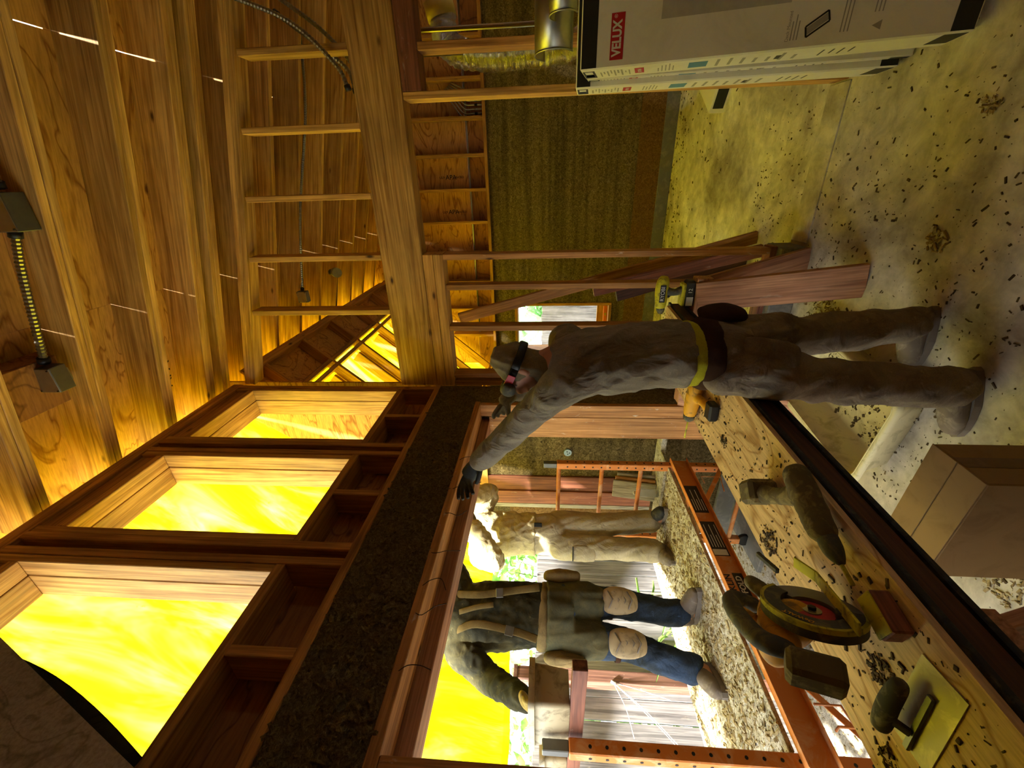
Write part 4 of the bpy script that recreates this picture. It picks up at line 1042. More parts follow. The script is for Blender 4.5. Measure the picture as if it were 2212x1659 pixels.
# ---- plywood and black cloth close to the camera
ps = slab('plywood_sheet', [(-1.29, 0.742, 3.41), (-1.29, 0.41, 2.555), (-1.29, -0.25, 2.45), (-1.29, -0.25, 3.9), (-1.29, 0.73, 3.9)], (1, 0, 0), 0.015, PLYG)
tag(ps, 'grey plywood sheet propped across the nearest clerestory opening', 'plywood')
bc = slab('black_cloth', [(-1.335, 0.735, 3.42), (-1.335, 0.60, 3.02), (-1.335, 0.50, 2.705), (-1.335, 0.30, 2.705), (-1.335, 0.30, 3.42)], (1, 0, 0), 0.006, BLACKF)
bpy.data.objects.remove(bc)
V = []; F = []
for j in range(13):
    for i in range(7):
        t = j / 12; y = 0.72 + (0.475 - 0.72) * t - i * 0.05 + 0.03 * math.sin(t * 3.1) ; z = 3.42 - 0.76 * t
        V.append((-1.345 + 0.012 * math.sin(i * 1.7 + t * 6), y, z))
for j in range(12):
    for i in range(6): F.append((j * 7 + i, j * 7 + i + 1, (j + 1) * 7 + i + 1, (j + 1) * 7 + i))
bc = poly('black_cloth', V, F, BLACKF, None, True); s_ = bc.modifiers.new('t', 'SOLIDIFY'); s_.thickness = 0.004
tag(bc, 'black cloth hanging behind the propped grey plywood sheet', 'cloth')

# ---- maker's stamps printed on the plywood
STAMP = plain('black_stamp_ink', '#2a1c0c', 0.9)
def stamp(s, size, M, par): return text('stamp_lettering', s, size, M, STAMP, par, 0.0003, 0.0006)
tdown = Vector((1, 0, -0.26)).normalized()
for s_t, sz, x_, y_ in (('APA', 0.115, -1.16, 2.455), ('RATED SHEATHING', 0.032, -0.83, 2.44), ('15/32  SIZED FOR SPACING', 0.026, -0.82, 2.40), ('MADE IN THE USA', 0.040, -0.42, 2.43)):
    stamp(s_t, sz, frame(roof_pt(x_, y_, -0.0006), tdown, -RN), ce)
for s_t, sz, z_ in (('APA', 0.10, 2.86), ('RATED', 0.045, 2.74), ('UL9', 0.05, 2.98)):
    for x_ in (0.10, -0.33):
        stamp(s_t, sz * 0.8, frame((x_ - 0.05, YF + 0.0993, z_), (0, 0, -1), (0, -1, 0)), wf)

lv = thing('spirit_level', 'orange spirit level lying on the far window sill', 'level', (-2.05, YF + 0.10, 0.66))
box('level_beam', (-2.36, YF + 0.08, 0.661), (-1.73, YF + 0.105, 0.715), plain('orange_aluminium', '#e07a18', 0.4), lv, 0.002)
for x_ in (-2.25, -2.05, -1.85):
    box('vial', (x_ - 0.02, YF + 0.078, 0.676), (x_ + 0.02, YF + 0.107, 0.702), YELG, lv, 0.001)

# ================================================================ PEOPLE
SKIN = paint('skin', '#b98462', '#a56f50', 0.5, 0.55, sc=20, bstr=0.1)
EYEW = plain('eye_white', '#d8d2c8', 0.2)
def V3(*a): return Vector(a)
def glove(name, wrist, knuck, side, tips, thumb, mat, parent, palm=(0.040, 0.019), fr=0.0105, bend=None, cuff=None, voxel=0.0045):
    wrist, knuck, side = Vector(wrist), Vector(knuck), Vector(side).normalized()
    tb = [([wrist, wrist.lerp(knuck, 0.45), knuck], [(palm[0] * 0.72, palm[1] * 1.15), (palm[0], palm[1] * 1.2), (palm[0], palm[1])], {'ref': side})]
    if cuff is not None: tb.append(([Vector(cuff), wrist], [(0.043, 0.040), (0.033, 0.031)], {'ref': side}))
    bend = Vector(bend) if bend is not None else Vector((0, 0, 0))
    for k, t in enumerate(tips):
        r = knuck + side * (-0.030 + 0.020 * k); t = Vector(t)
        m = r.lerp(t, 0.5) + bend
        tb.append(([r, m, t], [fr * 1.08, fr * 1.02, fr * 0.9], {'seg': 10}))
    tr = wrist.lerp(knuck, 0.40) - side * 0.032; th = Vector(thumb)
    tb.append(([tr, tr.lerp(th, 0.5) - side * 0.008, th], [fr * 1.35, fr * 1.2, fr * 0.95], {'seg': 10}))
    return fuse(name, tb, voxel, mat, parent, smooth=3)
def boot(name, heel, toe, ankle_top, mat, sole, parent):
    heel, toe, at_ = Vector(heel), Vector(toe), Vector(ankle_top); d = (toe - heel).normalized(); sd = Vector((0, 0, 1)).cross(d); g = min(heel.z, toe.z)
    h = heel.copy(); h.z = g; t = toe.copy(); t.z = g
    L = (t - h).length
    b = fuse(name, [([at_, h + d * 0.055 + V3(0, 0, 0.10), h + d * 0.045 + V3(0, 0, 0.05)], [(0.052, 0.058), (0.048, 0.056), (0.042, 0.05)], {'ref': sd}),
                    ([h + d * 0.03 + V3(0, 0, 0.045), h + d * L * 0.45 + V3(0, 0, 0.058), h + d * L * 0.72 + V3(0, 0, 0.046), h + d * (L - 0.03) + V3(0, 0, 0.038)], [(0.036, 0.040), (0.042, 0.050), (0.047, 0.040), (0.036, 0.030)], {'ref': sd})], 0.008, mat, parent, 0.002, 40)
    V = []; F = []; n = 16; prof = []
    for i in range(n):
        a = 2 * math.pi * i / n; c, s = math.cos(a), math.sin(a); x = L / 2 + c * L * 0.52; w = 0.046 * s * (1.0 if c > 0 else 0.86)
        prof.append(h + d * x + sd * w)
    slab('sole', [p + V3(0, 0, 0.0) for p in prof], (0, 0, 1), 0.028, sole, b)
    for k in range(4):
        q = h + d * (L * (0.42 + 0.07 * k)) + V3(0, 0, 0.112 - 0.010 * k)
        tube('lace', [q - sd * 0.026 - V3(0, 0, 0.012), q, q + sd * 0.026 - V3(0, 0, 0.012)], 0.0032, sole, b, 6, sub=3)
    return b
def head_tubes(c, f, up, s=1.0):
    c, f, up = Vector(c), Vector(f).normalized(), Vector(up); sd = up.cross(f).normalized(); up = f.cross(sd)
    def q(a, b, e): return c + (sd * a + f * b + up * e) * s
    return q, [([q(0, -0.012, 0.085), q(0, -0.010, 0.035), q(0, 0.006, -0.02), q(0, 0.022, -0.07), q(0, 0.036, -0.098)], [(0.055 * s, 0.066 * s), (0.074 * s, 0.094 * s), (0.070 * s, 0.086 * s), (0.054 * s, 0.062 * s), (0.036 * s, 0.038 * s)], {'ref': sd}),
               ([q(0, 0.088, 0.012), q(0, 0.104, -0.012), q(0, 0.112, -0.030), q(0, 0.094, -0.040)], [0.009, 0.012, 0.015, 0.010], {'seg': 8}),
               ([q(-0.03, 0.088, -0.062), q(0, 0.098, -0.060), q(0.03, 0.088, -0.062)], [0.006, 0.008, 0.006], {'seg': 8}),
               ([q(-0.045, 0.078, 0.030), q(0, 0.092, 0.034), q(0.045, 0.078, 0.030)], [0.009, 0.010, 0.009], {'seg': 8}),
               ([q(-0.074, -0.01, 0.018), q(-0.080, -0.016, -0.012), q(-0.074, -0.008, -0.036)], [0.012, 0.014, 0.010], {'seg': 8}),
               ([q(0.074, -0.01, 0.018), q(0.080, -0.016, -0.012), q(0.074, -0.008, -0.036)], [0.012, 0.014, 0.010], {'seg': 8})]
def eyes(q, parent):
    for s in (-1, 1):
        e = fuse('eye', [([q(s * 0.031, 0.072, 0.006), q(s * 0.031, 0.078, 0.006)], [0.011, 0.011])], 0.004, EYEW, parent)
        lathe('pupil', [(0, 0.005), (0.003, 0.004)], q(s * 0.031, 0.0865, 0.006), q(s * 0.031, 0.2, 0.006) - q(s * 0.031, 0.0, 0.006), BLACK, e, 10)
def torso(P, f, scale=1.0, add=0.0, top=True):
    """P: pelvis, waist, chest, shoulder-middle, neck points; f: facing"""
    sd = Vector((0, 0, 1)).cross(Vector(f)).normalized()
    R = [(0.158, 0.118), (0.142, 0.108), (0.160, 0.122), (0.150, 0.100), (0.060, 0.062)]
    R = [((a + add) * scale, (b + add) * scale) for a, b in R]
    return (P, R if top else R, {'ref': sd, 'sub': 4})

# ---------------------------------------------------------------- the worker in the grey shirt, reaching up to the header
SHIRT = cloth('grey_work_shirt', '#8b8372', '#6e6754', 0.7, 0.7, fs=14, stretch=(1, 1, 0.6), dust='#a59c88')
UNDER = cloth('yellow_undershirt', '#b5b326', '#8f8a28', 0.5, 0.3)
PANT = cloth('brown_work_trousers', '#8a7d6c', '#665a4a', 0.8, 0.8, fs=10, dust='#a2978a')
BELT = cloth('dark_brown_leather', '#3b2416', '#2a190e', 0.5, 0.2)
HOOD = cloth('khaki_sun_hood', '#8c8060', '#6e6448', 0.6, 0.35)
BOOT = paint('dusty_leather_boot', '#6d6154', '#978b7b', 0.8, 0.8, sc=14)
SOLE = plain('boot_sole', '#7a7064', 0.9)
GLV = paint('black_rubber_glove', '#23241f', '#54523f', 0.5, 0.6, sc=18)
GLVG = paint('grey_rubber_glove', '#6f6b55', '#a09a78', 0.7, 0.7, sc=18)
f1 = V3(-0.97, -0.12, 0)
NH, FH = V3(-0.655, 1.445, 0.93), V3(-0.625, 1.60, 0.93)
NK, FK = V3(-0.715, 1.445, 0.59), V3(-0.625, 1.685, 0.53)
NA, FA = V3(-0.755, 1.470, 0.16), V3(-0.605, 1.745, 0.15)
T1 = [V3(-0.640, 1.530, 0.95), V3(-0.640, 1.520, 1.12), V3(-0.655, 1.505, 1.33), V3(-0.662, 1.500, 1.49), V3(-0.670, 1.500, 1.60)]
SHN, SHF = V3(-0.690, 1.375, 1.525), V3(-0.625, 1.640, 1.505)
ELN, WRN = V3(-0.950, 1.455, 1.722), V3(-1.165, 1.525, 1.890)
ELF, WRF = V3(-0.775, 1.735, 1.500), V3(-0.845, 1.600, 1.715)
hc1, hf1 = V3(-0.688, 1.490, 1.690), V3(-0.92, -0.16, 0.30)
q1, ht1 = head_tubes(hc1, hf1, (0.25, 0, 1), 0.84)
p1 = fuse('person', ht1 + [torso(T1, f1, 0.93), ([T1[3], T1[4], hc1 + V3(0.01, 0, -0.03)], [0.062, 0.055, 0.052]),
          ([NH, NK, NA, V3(-0.745, 1.482, 0.06)], [0.078, 0.054, 0.040, 0.026]), ([FH, FK, FA, V3(-0.60, 1.755, 0.06)], [0.078, 0.054, 0.040, 0.026]),
          ([T1[3], SHN, ELN, WRN, V3(-1.20, 1.535, 1.915)], [0.07, 0.052, 0.040, 0.027, 0.014]), ([T1[3], SHF, ELF, WRF, V3(-0.865, 1.575, 1.75)], [0.07, 0.052, 0.040, 0.029, 0.024]),
          ([V3(-0.745, 1.482, 0.045), V3(-0.86, 1.475, 0.035)], [0.024, 0.016]), ([V3(-0.60, 1.755, 0.045), V3(-0.69, 1.755, 0.035)], [0.024, 0.016])], 0.011, SKIN)
tag(p1, 'person in a grey shirt reaching up to the header with a black glove', 'person')
eyes(q1, p1)
fuse('trousers', [(([V3(-0.640, 1.528, 0.995), V3(-0.640, 1.530, 0.96), V3(-0.640, 1.525, 0.90), V3(-0.642, 1.525, 0.84)]), [(0.150, 0.118), (0.152, 0.122), (0.150, 0.122), (0.11, 0.09)], {'ref': V3(0.12, -0.97, 0), 'flat': True}),
      ([NH + V3(0, 0.01, 0.03), NH.lerp(NK, 0.4), NK, NK.lerp(NA, 0.5) + V3(0, 0, 0), NA + V3(0.005, 0, -0.02), NA + V3(0.01, 0.0, -0.06)], [0.096, 0.090, 0.076, 0.070, 0.068, 0.066]),
      ([FH + V3(0, -0.01, 0.03), FH.lerp(FK, 0.4), FK, FK.lerp(FA, 0.5), FA + V3(0, 0, 0.0), FA + V3(0, 0, -0.05)], [0.096, 0.090, 0.076, 0.070, 0.068, 0.066])], 0.008, PANT, p1, 0.018, 17, wd=(0.35, 0.3, -0.8))
for c, d in ((V3(-0.53, 1.555, 0.83), V3(1, 0.1, 0)), (V3(-0.615, 1.405, 0.80), V3(0.25, -1, 0))):
    pass
# tool pouches and cargo pocket on the trousers
pk = fuse('cargo_pocket', [([V3(-0.590, 1.415, 0.90), V3(-0.602, 1.402, 0.80), V3(-0.62, 1.402, 0.73)], [(0.058, 0.022), (0.062, 0.026), (0.058, 0.02)], {'ref': V3(0.95, 0.3, 0)})], 0.007, PANT, p1, 0.002, 25)
fuse('shirt', [([V3(-0.640, 1.526, 1.075), V3(-0.638, 1.522, 1.14), T1[1] + V3(0, 0, 0.08), T1[2], T1[3] + V3(0, 0, 0), V3(-0.668, 1.5, 1.565)], [(0.160, 0.128), (0.156, 0.124), (0.156, 0.122), (0.166, 0.128), (0.150, 0.105), (0.085, 0.075)], {'ref': V3(0.12, -0.97, 0), 'flat': True}),
      ([T1[3] + V3(-0.02, -0.03, 0.0), SHN, SHN.lerp(ELN, 0.5), ELN, ELN.lerp(WRN, 0.5), WRN], [0.085, 0.072, 0.062, 0.056, 0.050, 0.043]),
      ([T1[3] + V3(-0.02, 0.03, 0.0), SHF, SHF.lerp(ELF, 0.5), ELF, ELF.lerp(WRF, 0.5), WRF], [0.085, 0.072, 0.062, 0.056, 0.050, 0.043]),
      ([V3(-0.665, 1.44, 1.42), V3(-0.70, 1.40, 1.50), V3(-0.78, 1.41, 1.585)], [0.09, 0.078, 0.060])], 0.008, SHIRT, p1, 0.011, 20, wd=(0.19, 0.17, -0.30))
fuse('undershirt_hem', [([V3(-0.640, 1.527, 1.090), V3(-0.640, 1.528, 1.05), V3(-0.640, 1.529, 1.035)], [(0.153, 0.121), (0.158, 0.126), (0.157, 0.125)], {'ref': V3(0.12, -0.97, 0), 'flat': True})], 0.008, UNDER, p1, 0.002, 20)
fuse('tool_belt', [([V3(-0.640, 1.529, 1.038), V3(-0.640, 1.530, 1.005), V3(-0.640, 1.530, 0.965)], [(0.155, 0.122), (0.172, 0.140), (0.170, 0.138)], {'ref': V3(0.12, -0.97, 0), 'flat': True})], 0.008, BELT, p1, 0.002, 20)
fuse('belt_pouch', [([V3(-0.500, 1.57, 0.99), V3(-0.492, 1.58, 0.92), V3(-0.50, 1.58, 0.86)], [(0.06, 0.024), (0.062, 0.030), (0.05, 0.022)], {'ref': V3(0.1, 1, 0)})], 0.007, BELT, p1, 0.002, 25)
boot('boot', (-0.690, 1.508, 0.002), (-0.955, 1.462, 0.002), NA + V3(0.01, 0.005, 0.0), BOOT, SOLE, p1)
boot('boot', (-0.535, 1.768, 0.002), (-0.800, 1.758, 0.002), FA + V3(0.0, 0.005, -0.005), BOOT, SOLE, p1)
glove('glove', (-1.165, 1.525, 1.890), (-1.268, 1.548, 1.952), V3(-0.55, 0.25, 0.80), [(-1.315, 1.478, 1.925), (-1.335, 1.472, 1.948), (-1.352, 1.480, 1.975), (-1.366, 1.498, 2.0)], (-1.262, 1.487, 1.905), GLV, p1, bend=V3(-0.022, 0.012, 0.016), cuff=(-1.10, 1.503, 1.84))
glove('glove', (-0.845, 1.600, 1.715), (-0.880, 1.570, 1.775), V3(0.30, 0.60, -0.35), [(-0.940, 1.535, 1.815), (-0.948, 1.560, 1.800), (-0.945, 1.575, 1.775), (-0.935, 1.59, 1.755)], (-0.935, 1.525, 1.745), GLVG, p1, bend=V3(-0.01, -0.008, 0.012), cuff=(-0.835, 1.62, 1.685))
# sun hood, strap and goggles
fuse('sun_hood', [([q1(0, -0.018, 0.100), q1(0, -0.018, 0.055), q1(0, -0.022, 0.005), q1(0, -0.035, -0.055), q1(0, -0.035, -0.12)], [(0.052, 0.058), (0.069, 0.080), (0.071, 0.072), (0.066, 0.056), (0.070, 0.062)], {'ref': q1(1, 0, 0) - q1(0, 0, 0)})], 0.006, HOOD, p1, 0.006, 34, wd=q1(0, 0.2, 1) - q1(0, 0, 0))
strap = [q1(0.0925 * math.cos(a), -0.012 + 0.112 * math.sin(a), 0.032 + 0.010 * math.sin(a)) for a in [2 * math.pi * i / 28 for i in range(29)]]
tube('goggle_strap', strap, [(0.016, 0.003)] * 29, BLACK, p1, 8, ref=q1(0, 0, 1) - q1(0, 0, 0))
beam('strap_label', q1(0.069, 0.072, 0.040), q1(0.0965, 0.020, 0.034), 0.004, 0.030, RED, p1, q1(0, 0, 1) - q1(0, 0, 0), 0.001)
gg = fuse('goggles', [([q1(-0.074, 0.080, 0.030), q1(-0.04, 0.112, 0.030), q1(0.04, 0.112, 0.030), q1(0.074, 0.080, 0.030)], [(0.026, 0.018), (0.032, 0.024), (0.032, 0.024), (0.026, 0.018)], {'ref': q1(0, 0, 1) - q1(0, 0, 0)})], 0.006, OLIVE, p1)
cloth('brown_beard', '#6e4c30', '#4c3420', 0.6, 0.6, fs=60)

# ---------------------------------------------------------------- the worker in dark clothes with knee pads
DARK = cloth('dark_olive_hoodie', '#2b2a1e', '#4a4428', 0.8, 0.4, dust='#6a6038')
JEAN = cloth('dirty_blue_jeans', '#37465c', '#2a2c24', 0.9, 0.4, fs=12, dust='#5d7699')
OVER = cloth('olive_canvas_chaps', '#4a4a38', '#6a6240', 0.7, 0.35)
STRAP = cloth('tan_harness_strap', '#6d5c34', '#4a3d22', 0.7, 0.2)
PAD = paint('beige_knee_pad', '#a3906c', '#6f6148', 0.6, 0.6, sc=20)
LTH = cloth('tan_leather_pouch', '#7d6a45', '#54472c', 0.7, 0.3)
f3 = V3(0.88, -0.47, 0).normalized(); s3 = V3(0, 0, 1).cross(f3)
HA, HB = V3(-2.300, 1.480, 1.46), V3(-2.215, 1.625, 1.46)
KA, KB = V3(-2.315, 1.450, 1.145), V3(-2.235, 1.640, 1.165)
AA, AB = V3(-2.365, 1.375, 0.84), V3(-2.305, 1.645, 0.84)
T3 = [V3(-2.255, 1.555, 1.50), V3(-2.250, 1.560, 1.66), V3(-2.245, 1.535, 1.87), V3(-2.240, 1.520, 2.05), V3(-2.225, 1.515, 2.16)]
SA, SB = V3(-2.310, 1.385, 2.07), V3(-2.165, 1.650, 2.10)
EA, HAa = V3(-2.262, 1.205, 1.865), V3(-2.075, 1.030, 1.680)
EB, HBb = V3(-2.085, 1.830, 2.22), V3(-1.960, 1.760, 2.42)
hc3, hf3 = V3(-2.185, 1.515, 2.262), V3(0.75, 0.25, -0.45)
q3, ht3 = head_tubes(hc3, hf3, (0.3, 0, 1), 0.95)
p3 = fuse('person', ht3 + [torso(T3, f3, 0.95), ([T3[3], T3[4], hc3 + V3(-0.01, 0, -0.04)], [0.066, 0.056, 0.052]),
          ([HA, KA, AA, V3(-2.355, 1.36, 0.76)], [0.08, 0.055, 0.04, 0.04]), ([HB, KB, AB, V3(-2.30, 1.64, 0.76)], [0.08, 0.055, 0.04, 0.04]),
          ([T3[3], SA, EA, HAa, V3(-2.03, 0.985, 1.655)], [0.07, 0.055, 0.042, 0.03, 0.025]), ([T3[3], SB, EB, HBb, V3(-1.93, 1.73, 2.48)], [0.07, 0.055, 0.042, 0.03, 0.025]),
          ([V3(-2.355, 1.36, 0.745), V3(-2.31, 1.26, 0.735)], [0.034, 0.028]), ([V3(-2.30, 1.64, 0.745), V3(-2.20, 1.655, 0.735)], [0.034, 0.028])], 0.011, SKIN)
tag(p3, 'person in a dark hoodie, harness straps and beige knee pads on the scaffold', 'person')
eyes(q3, p3)
fuse('jeans', [([V3(-2.254, 1.556, 1.62), T3[0] + V3(0, 0, 0.03), V3(-2.256, 1.553, 1.42)], [(0.158, 0.122), (0.165, 0.13), (0.12, 0.10)], {'ref': s3, 'flat': True}),
      ([HA + V3(0, 0, 0.02), HA.lerp(KA, 0.45), KA, KA.lerp(AA, 0.5), AA, AA + V3(0.005, 0, -0.04)], [0.10, 0.094, 0.078, 0.074, 0.072, 0.07]),
      ([HB + V3(0, 0, 0.02), HB.lerp(KB, 0.45), KB, KB.lerp(AB, 0.5), AB, AB + V3(0.005, 0, -0.04)], [0.10, 0.094, 0.078, 0.074, 0.072, 0.07])], 0.009, JEAN, p3, 0.010, 22, wd=(0.2, 0.3, -1))
fuse('canvas_chaps', [([T3[0] + f3 * 0.015 + V3(0, 0, 0.08), V3(-2.25, 1.552, 1.44)], [(0.180, 0.146), (0.172, 0.142)], {'ref': s3, 'flat': True}),
      ([HA + f3 * 0.01, HA.lerp(KA, 0.55) + f3 * 0.010], [0.106, 0.096]), ([HB + f3 * 0.01, HB.lerp(KB, 0.55) + f3 * 0.010], [0.106, 0.096])], 0.009, OVER, p3, 0.008, 22, wd=(0.3, 0.1, -1))
fuse('hoodie', [([V3(-2.252, 1.558, 1.60), T3[1], T3[2], T3[3], V3(-2.232, 1.517, 2.125)], [(0.172, 0.138), (0.165, 0.132), (0.180, 0.140), (0.165, 0.118), (0.10, 0.085)], {'ref': s3, 'flat': True}),
      ([T3[3], SA, SA.lerp(EA, 0.5), EA, EA.lerp(HAa, 0.5), HAa], [0.09, 0.082, 0.074, 0.066, 0.058, 0.048]),
      ([T3[3], SB, SB.lerp(EB, 0.5), EB, EB.lerp(HBb, 0.5), HBb], [0.09, 0.082, 0.076, 0.068, 0.060, 0.048])], 0.009, DARK, p3, 0.009, 24)
fuse('hood', [([q3(0, -0.03, 0.098), q3(0, -0.03, 0.05), q3(0, -0.036, 0.0), q3(0, -0.045, -0.06), q3(0, -0.04, -0.12)], [(0.066, 0.074), (0.090, 0.100), (0.092, 0.088), (0.088, 0.08), (0.096, 0.09)], {'ref': q3(1, 0, 0) - q3(0, 0, 0)})], 0.008, cloth('grey_hood', '#3a3f3a', '#2a2c26', 0.5, 0.4), p3, 0.005, 30)
fuse('beard', [([q3(-0.055, 0.040, -0.055), q3(-0.03, 0.080, -0.085), q3(0, 0.092, -0.105), q3(0.03, 0.080, -0.085), q3(0.055, 0.040, -0.055)], [0.022, 0.028, 0.030, 0.028, 0.022])], 0.006, cloth('reddish_beard', '#6b3f1c', '#4a2a10', 0.6, 0.6, fs=60), p3, 0.002, 60)
def strap3(pts, w=0.020, name='harness_strap', mat=STRAP):
    return tube(name, pts, [(w, 0.004)] * len(pts), mat, p3, 8, ref=s3, sub=4)
def onch(s, z, d=0.142): 
    c = V3(-2.245, 1.535, z) if z > 1.8 else V3(-2.25, 1.555, z)
    return c + s3 * s + f3 * d
strap3([SA + V3(0.0, 0.05, 0.075), onch(-0.085, 2.05, 0.118), onch(-0.06, 1.95, 0.150), onch(-0.10, 1.75, 0.150), onch(-0.13, 1.63, 0.138)])
strap3([SB + V3(0.0, -0.05, 0.06), onch(0.085, 2.05, 0.118), onch(0.085, 1.93, 0.146), onch(0.10, 1.75, 0.148), onch(0.12, 1.62, 0.138)])
strap3([onch(-0.005, 2.06, 0.128), onch(0.02, 1.96, 0.156), onch(0.035, 1.87, 0.158)], 0.014)
beam('strap_buckle', onch(-0.095, 1.80, 0.157), onch(-0.103, 1.755, 0.157), 0.048, 0.008, DSTEEL, p3, f3, 0.002)
beam('strap_buckle', onch(0.093, 1.86, 0.157), onch(0.096, 1.82, 0.157), 0.048, 0.008, DSTEEL, p3, f3, 0.002)
text('chest_lettering', 'BOS\nTON', 0.028, frame(onch(-0.035, 1.985, 0.160), s3, f3), STR, p3, 0.0004, 0.0003) if False else None
fuse('tool_belt', [([V3(-2.253, 1.557, 1.625), V3(-2.254, 1.556, 1.60), V3(-2.254, 1.556, 1.57)], [(0.170, 0.136), (0.182, 0.148), (0.176, 0.142)], {'ref': s3, 'flat': True})], 0.009, LTH, p3, 0.003, 24)
for sgn, nm in ((1, 'belt_pouch'), (-1, 'belt_pouch')):
    c = V3(-2.252, 1.556, 1.5) + s3 * sgn * 0.205 + f3 * 0.02
    fuse(nm, [([c + V3(0, 0, 0.07), c, c + V3(0, 0, -0.10)], [(0.06, 0.030), (0.070, 0.042), (0.055, 0.03)], {'ref': f3})], 0.008, LTH, p3, 0.004, 25)
_c = V3(-2.252, 1.556, 1.46) + s3 * -0.21 + f3 * 0.06
glove('spare_glove', _c + V3(0, 0, 0.07), _c + V3(0, 0, 0.0), f3, [_c + f3 * (-0.03 + 0.02 * i) + V3(0, 0, -0.075 - 0.012 * (i in (1, 2))) for i in range(4)], _c - f3 * 0.055 + V3(0, 0, -0.02), LTH, p3)
for nm, c, k in (('knee_pad', KA, 1), ('knee_pad', KB, -1)):
    pc = c + f3 * 0.092 + V3(0, 0, 0.0)
    kp = fuse(nm, [([pc + V3(0, 0, 0.085) - f3 * 0.012, pc + V3(0, 0, 0.04) + f3 * 0.004, pc + V3(0, 0, -0.03) + f3 * 0.004, pc + V3(0, 0, -0.085) - f3 * 0.014], [(0.058, 0.020), (0.074, 0.028), (0.070, 0.028), (0.050, 0.020)], {'ref': s3})], 0.006, PAD, p3)
    for j in range(4):
        z = 0.055 - 0.036 * j
        tube('pad_groove', [pc + s3 * -0.045 + V3(0, 0, z + 0.014) + f3 * 0.024, pc + s3 * 0 + V3(0, 0, z - 0.01) + f3 * 0.033, pc + s3 * 0.045 + V3(0, 0, z + 0.014) + f3 * 0.024], 0.0035, SOLE, kp, 6)
    tube('pad_strap', [c + V3(0, 0, 0.05) + s3 * 0.085 * math.cos(a) + f3 * 0.085 * math.sin(a) for a in [2 * math.pi * i / 20 for i in range(21)]], [(0.014, 0.003)] * 21, BELT, kp, 6, ref=(0, 0, 1))
boot('boot', (-2.400, 1.42, 0.700), (-2.285, 1.20, 0.700), AA + V3(0.008, 0.0, 0.0), BOOT, SOLE, p3)
boot('boot', (-2.375, 1.635, 0.700), (-2.120, 1.670, 0.700), AB + V3(0.005, 0.0, 0.0), BOOT, SOLE, p3)
glove('glove', HAa, V3(-2.005, 0.990, 1.672), V3(0.85, -0.15, 0.1), [V3(-2.010, 0.958, 1.632), V3(-1.990, 0.955, 1.628), V3(-1.970, 0.953, 1.628), V3(-1.952, 0.954, 1.634)], V3(-2.035, 0.975, 1.640), paint('yellow_leather_glove', '#8a7330', '#5a4a24', 0.7, 0.8), p3, bend=V3(0.014, -0.006, 0.014), cuff=HAa.lerp(EA, 0.22))
glove('glove', HBb, V3(-1.935, 1.735, 2.485), V3(0.4, 0.5, 0), [V3(-1.93, 1.70, 2.56), V3(-1.92, 1.715, 2.565), V3(-1.905, 1.73, 2.56), V3(-1.89, 1.745, 2.545)], V3(-1.965, 1.69, 2.48), MATS['yellow_leather_glove'], p3, bend=V3(0.004, -0.006, 0.0), cuff=HBb.lerp(EB, 0.2))

# ---------------------------------------------------------------- the worker in cream clothes at the far end of the scaffold
CREAM = cloth('cream_work_jacket', '#c3b58c', '#a3945f', 0.6, 0.5, fs=14, dust='#e0d8b8')
CREAMP = cloth('cream_cargo_trousers', '#b5a888', '#948766', 0.6, 0.45, fs=12)
f2 = V3(0.55, -0.83, 0).normalized(); s2 = V3(0, 0, 1).cross(f2)
H2A, H2B = V3(-2.440, 2.315, 1.50), V3(-2.365, 2.450, 1.50)
K2A, K2B = V3(-2.425, 2.295, 1.17), V3(-2.350, 2.440, 1.17)
A2A, A2B = V3(-2.435, 2.290, 0.83), V3(-2.345, 2.480, 0.83)
T2 = [V3(-2.405, 2.385, 1.54), V3(-2.405, 2.385, 1.70), V3(-2.405, 2.375, 1.90), V3(-2.395, 2.365, 2.07), V3(-2.385, 2.36, 2.18)]
S2A, S2B = V3(-2.475, 2.225, 2.06), V3(-2.330, 2.495, 2.08)
E2A, W2A = V3(-2.360, 2.085, 1.93), V3(-2.180, 2.215, 2.085)
E2B, W2B = V3(-2.195, 2.590, 2.02), V3(-2.110, 2.430, 2.19)
hc2, hf2 = V3(-2.365, 2.345, 2.285), V3(0.7, -0.5, 0.2)
q2, ht2 = head_tubes(hc2, hf2, (0, 0, 1), 0.95)
p2 = fuse('person', ht2 + [torso(T2, f2, 0.92), ([T2[3], T2[4], hc2 + V3(-0.01, 0, -0.04)], [0.066, 0.056, 0.052]),
          ([H2A, K2A, A2A, V3(-2.435, 2.285, 0.76)], [0.078, 0.054, 0.04, 0.04]), ([H2B, K2B, A2B, V3(-2.345, 2.485, 0.76)], [0.078, 0.054, 0.04, 0.04]),
          ([T2[3], S2A, E2A, W2A, V3(-2.13, 2.26, 2.12)], [0.07, 0.053, 0.041, 0.03, 0.025]), ([T2[3], S2B, E2B, W2B, V3(-2.08, 2.38, 2.24)], [0.07, 0.053, 0.041, 0.03, 0.025]),
          ([V3(-2.435, 2.285, 0.745), V3(-2.40, 2.18, 0.735)], [0.034, 0.028]), ([V3(-2.345, 2.485, 0.745), V3(-2.25, 2.45, 0.735)], [0.034, 0.028])], 0.011, SKIN)
tag(p2, 'person in a cream jacket and cargo trousers at the far end of the scaffold', 'person')
eyes(q2, p2)
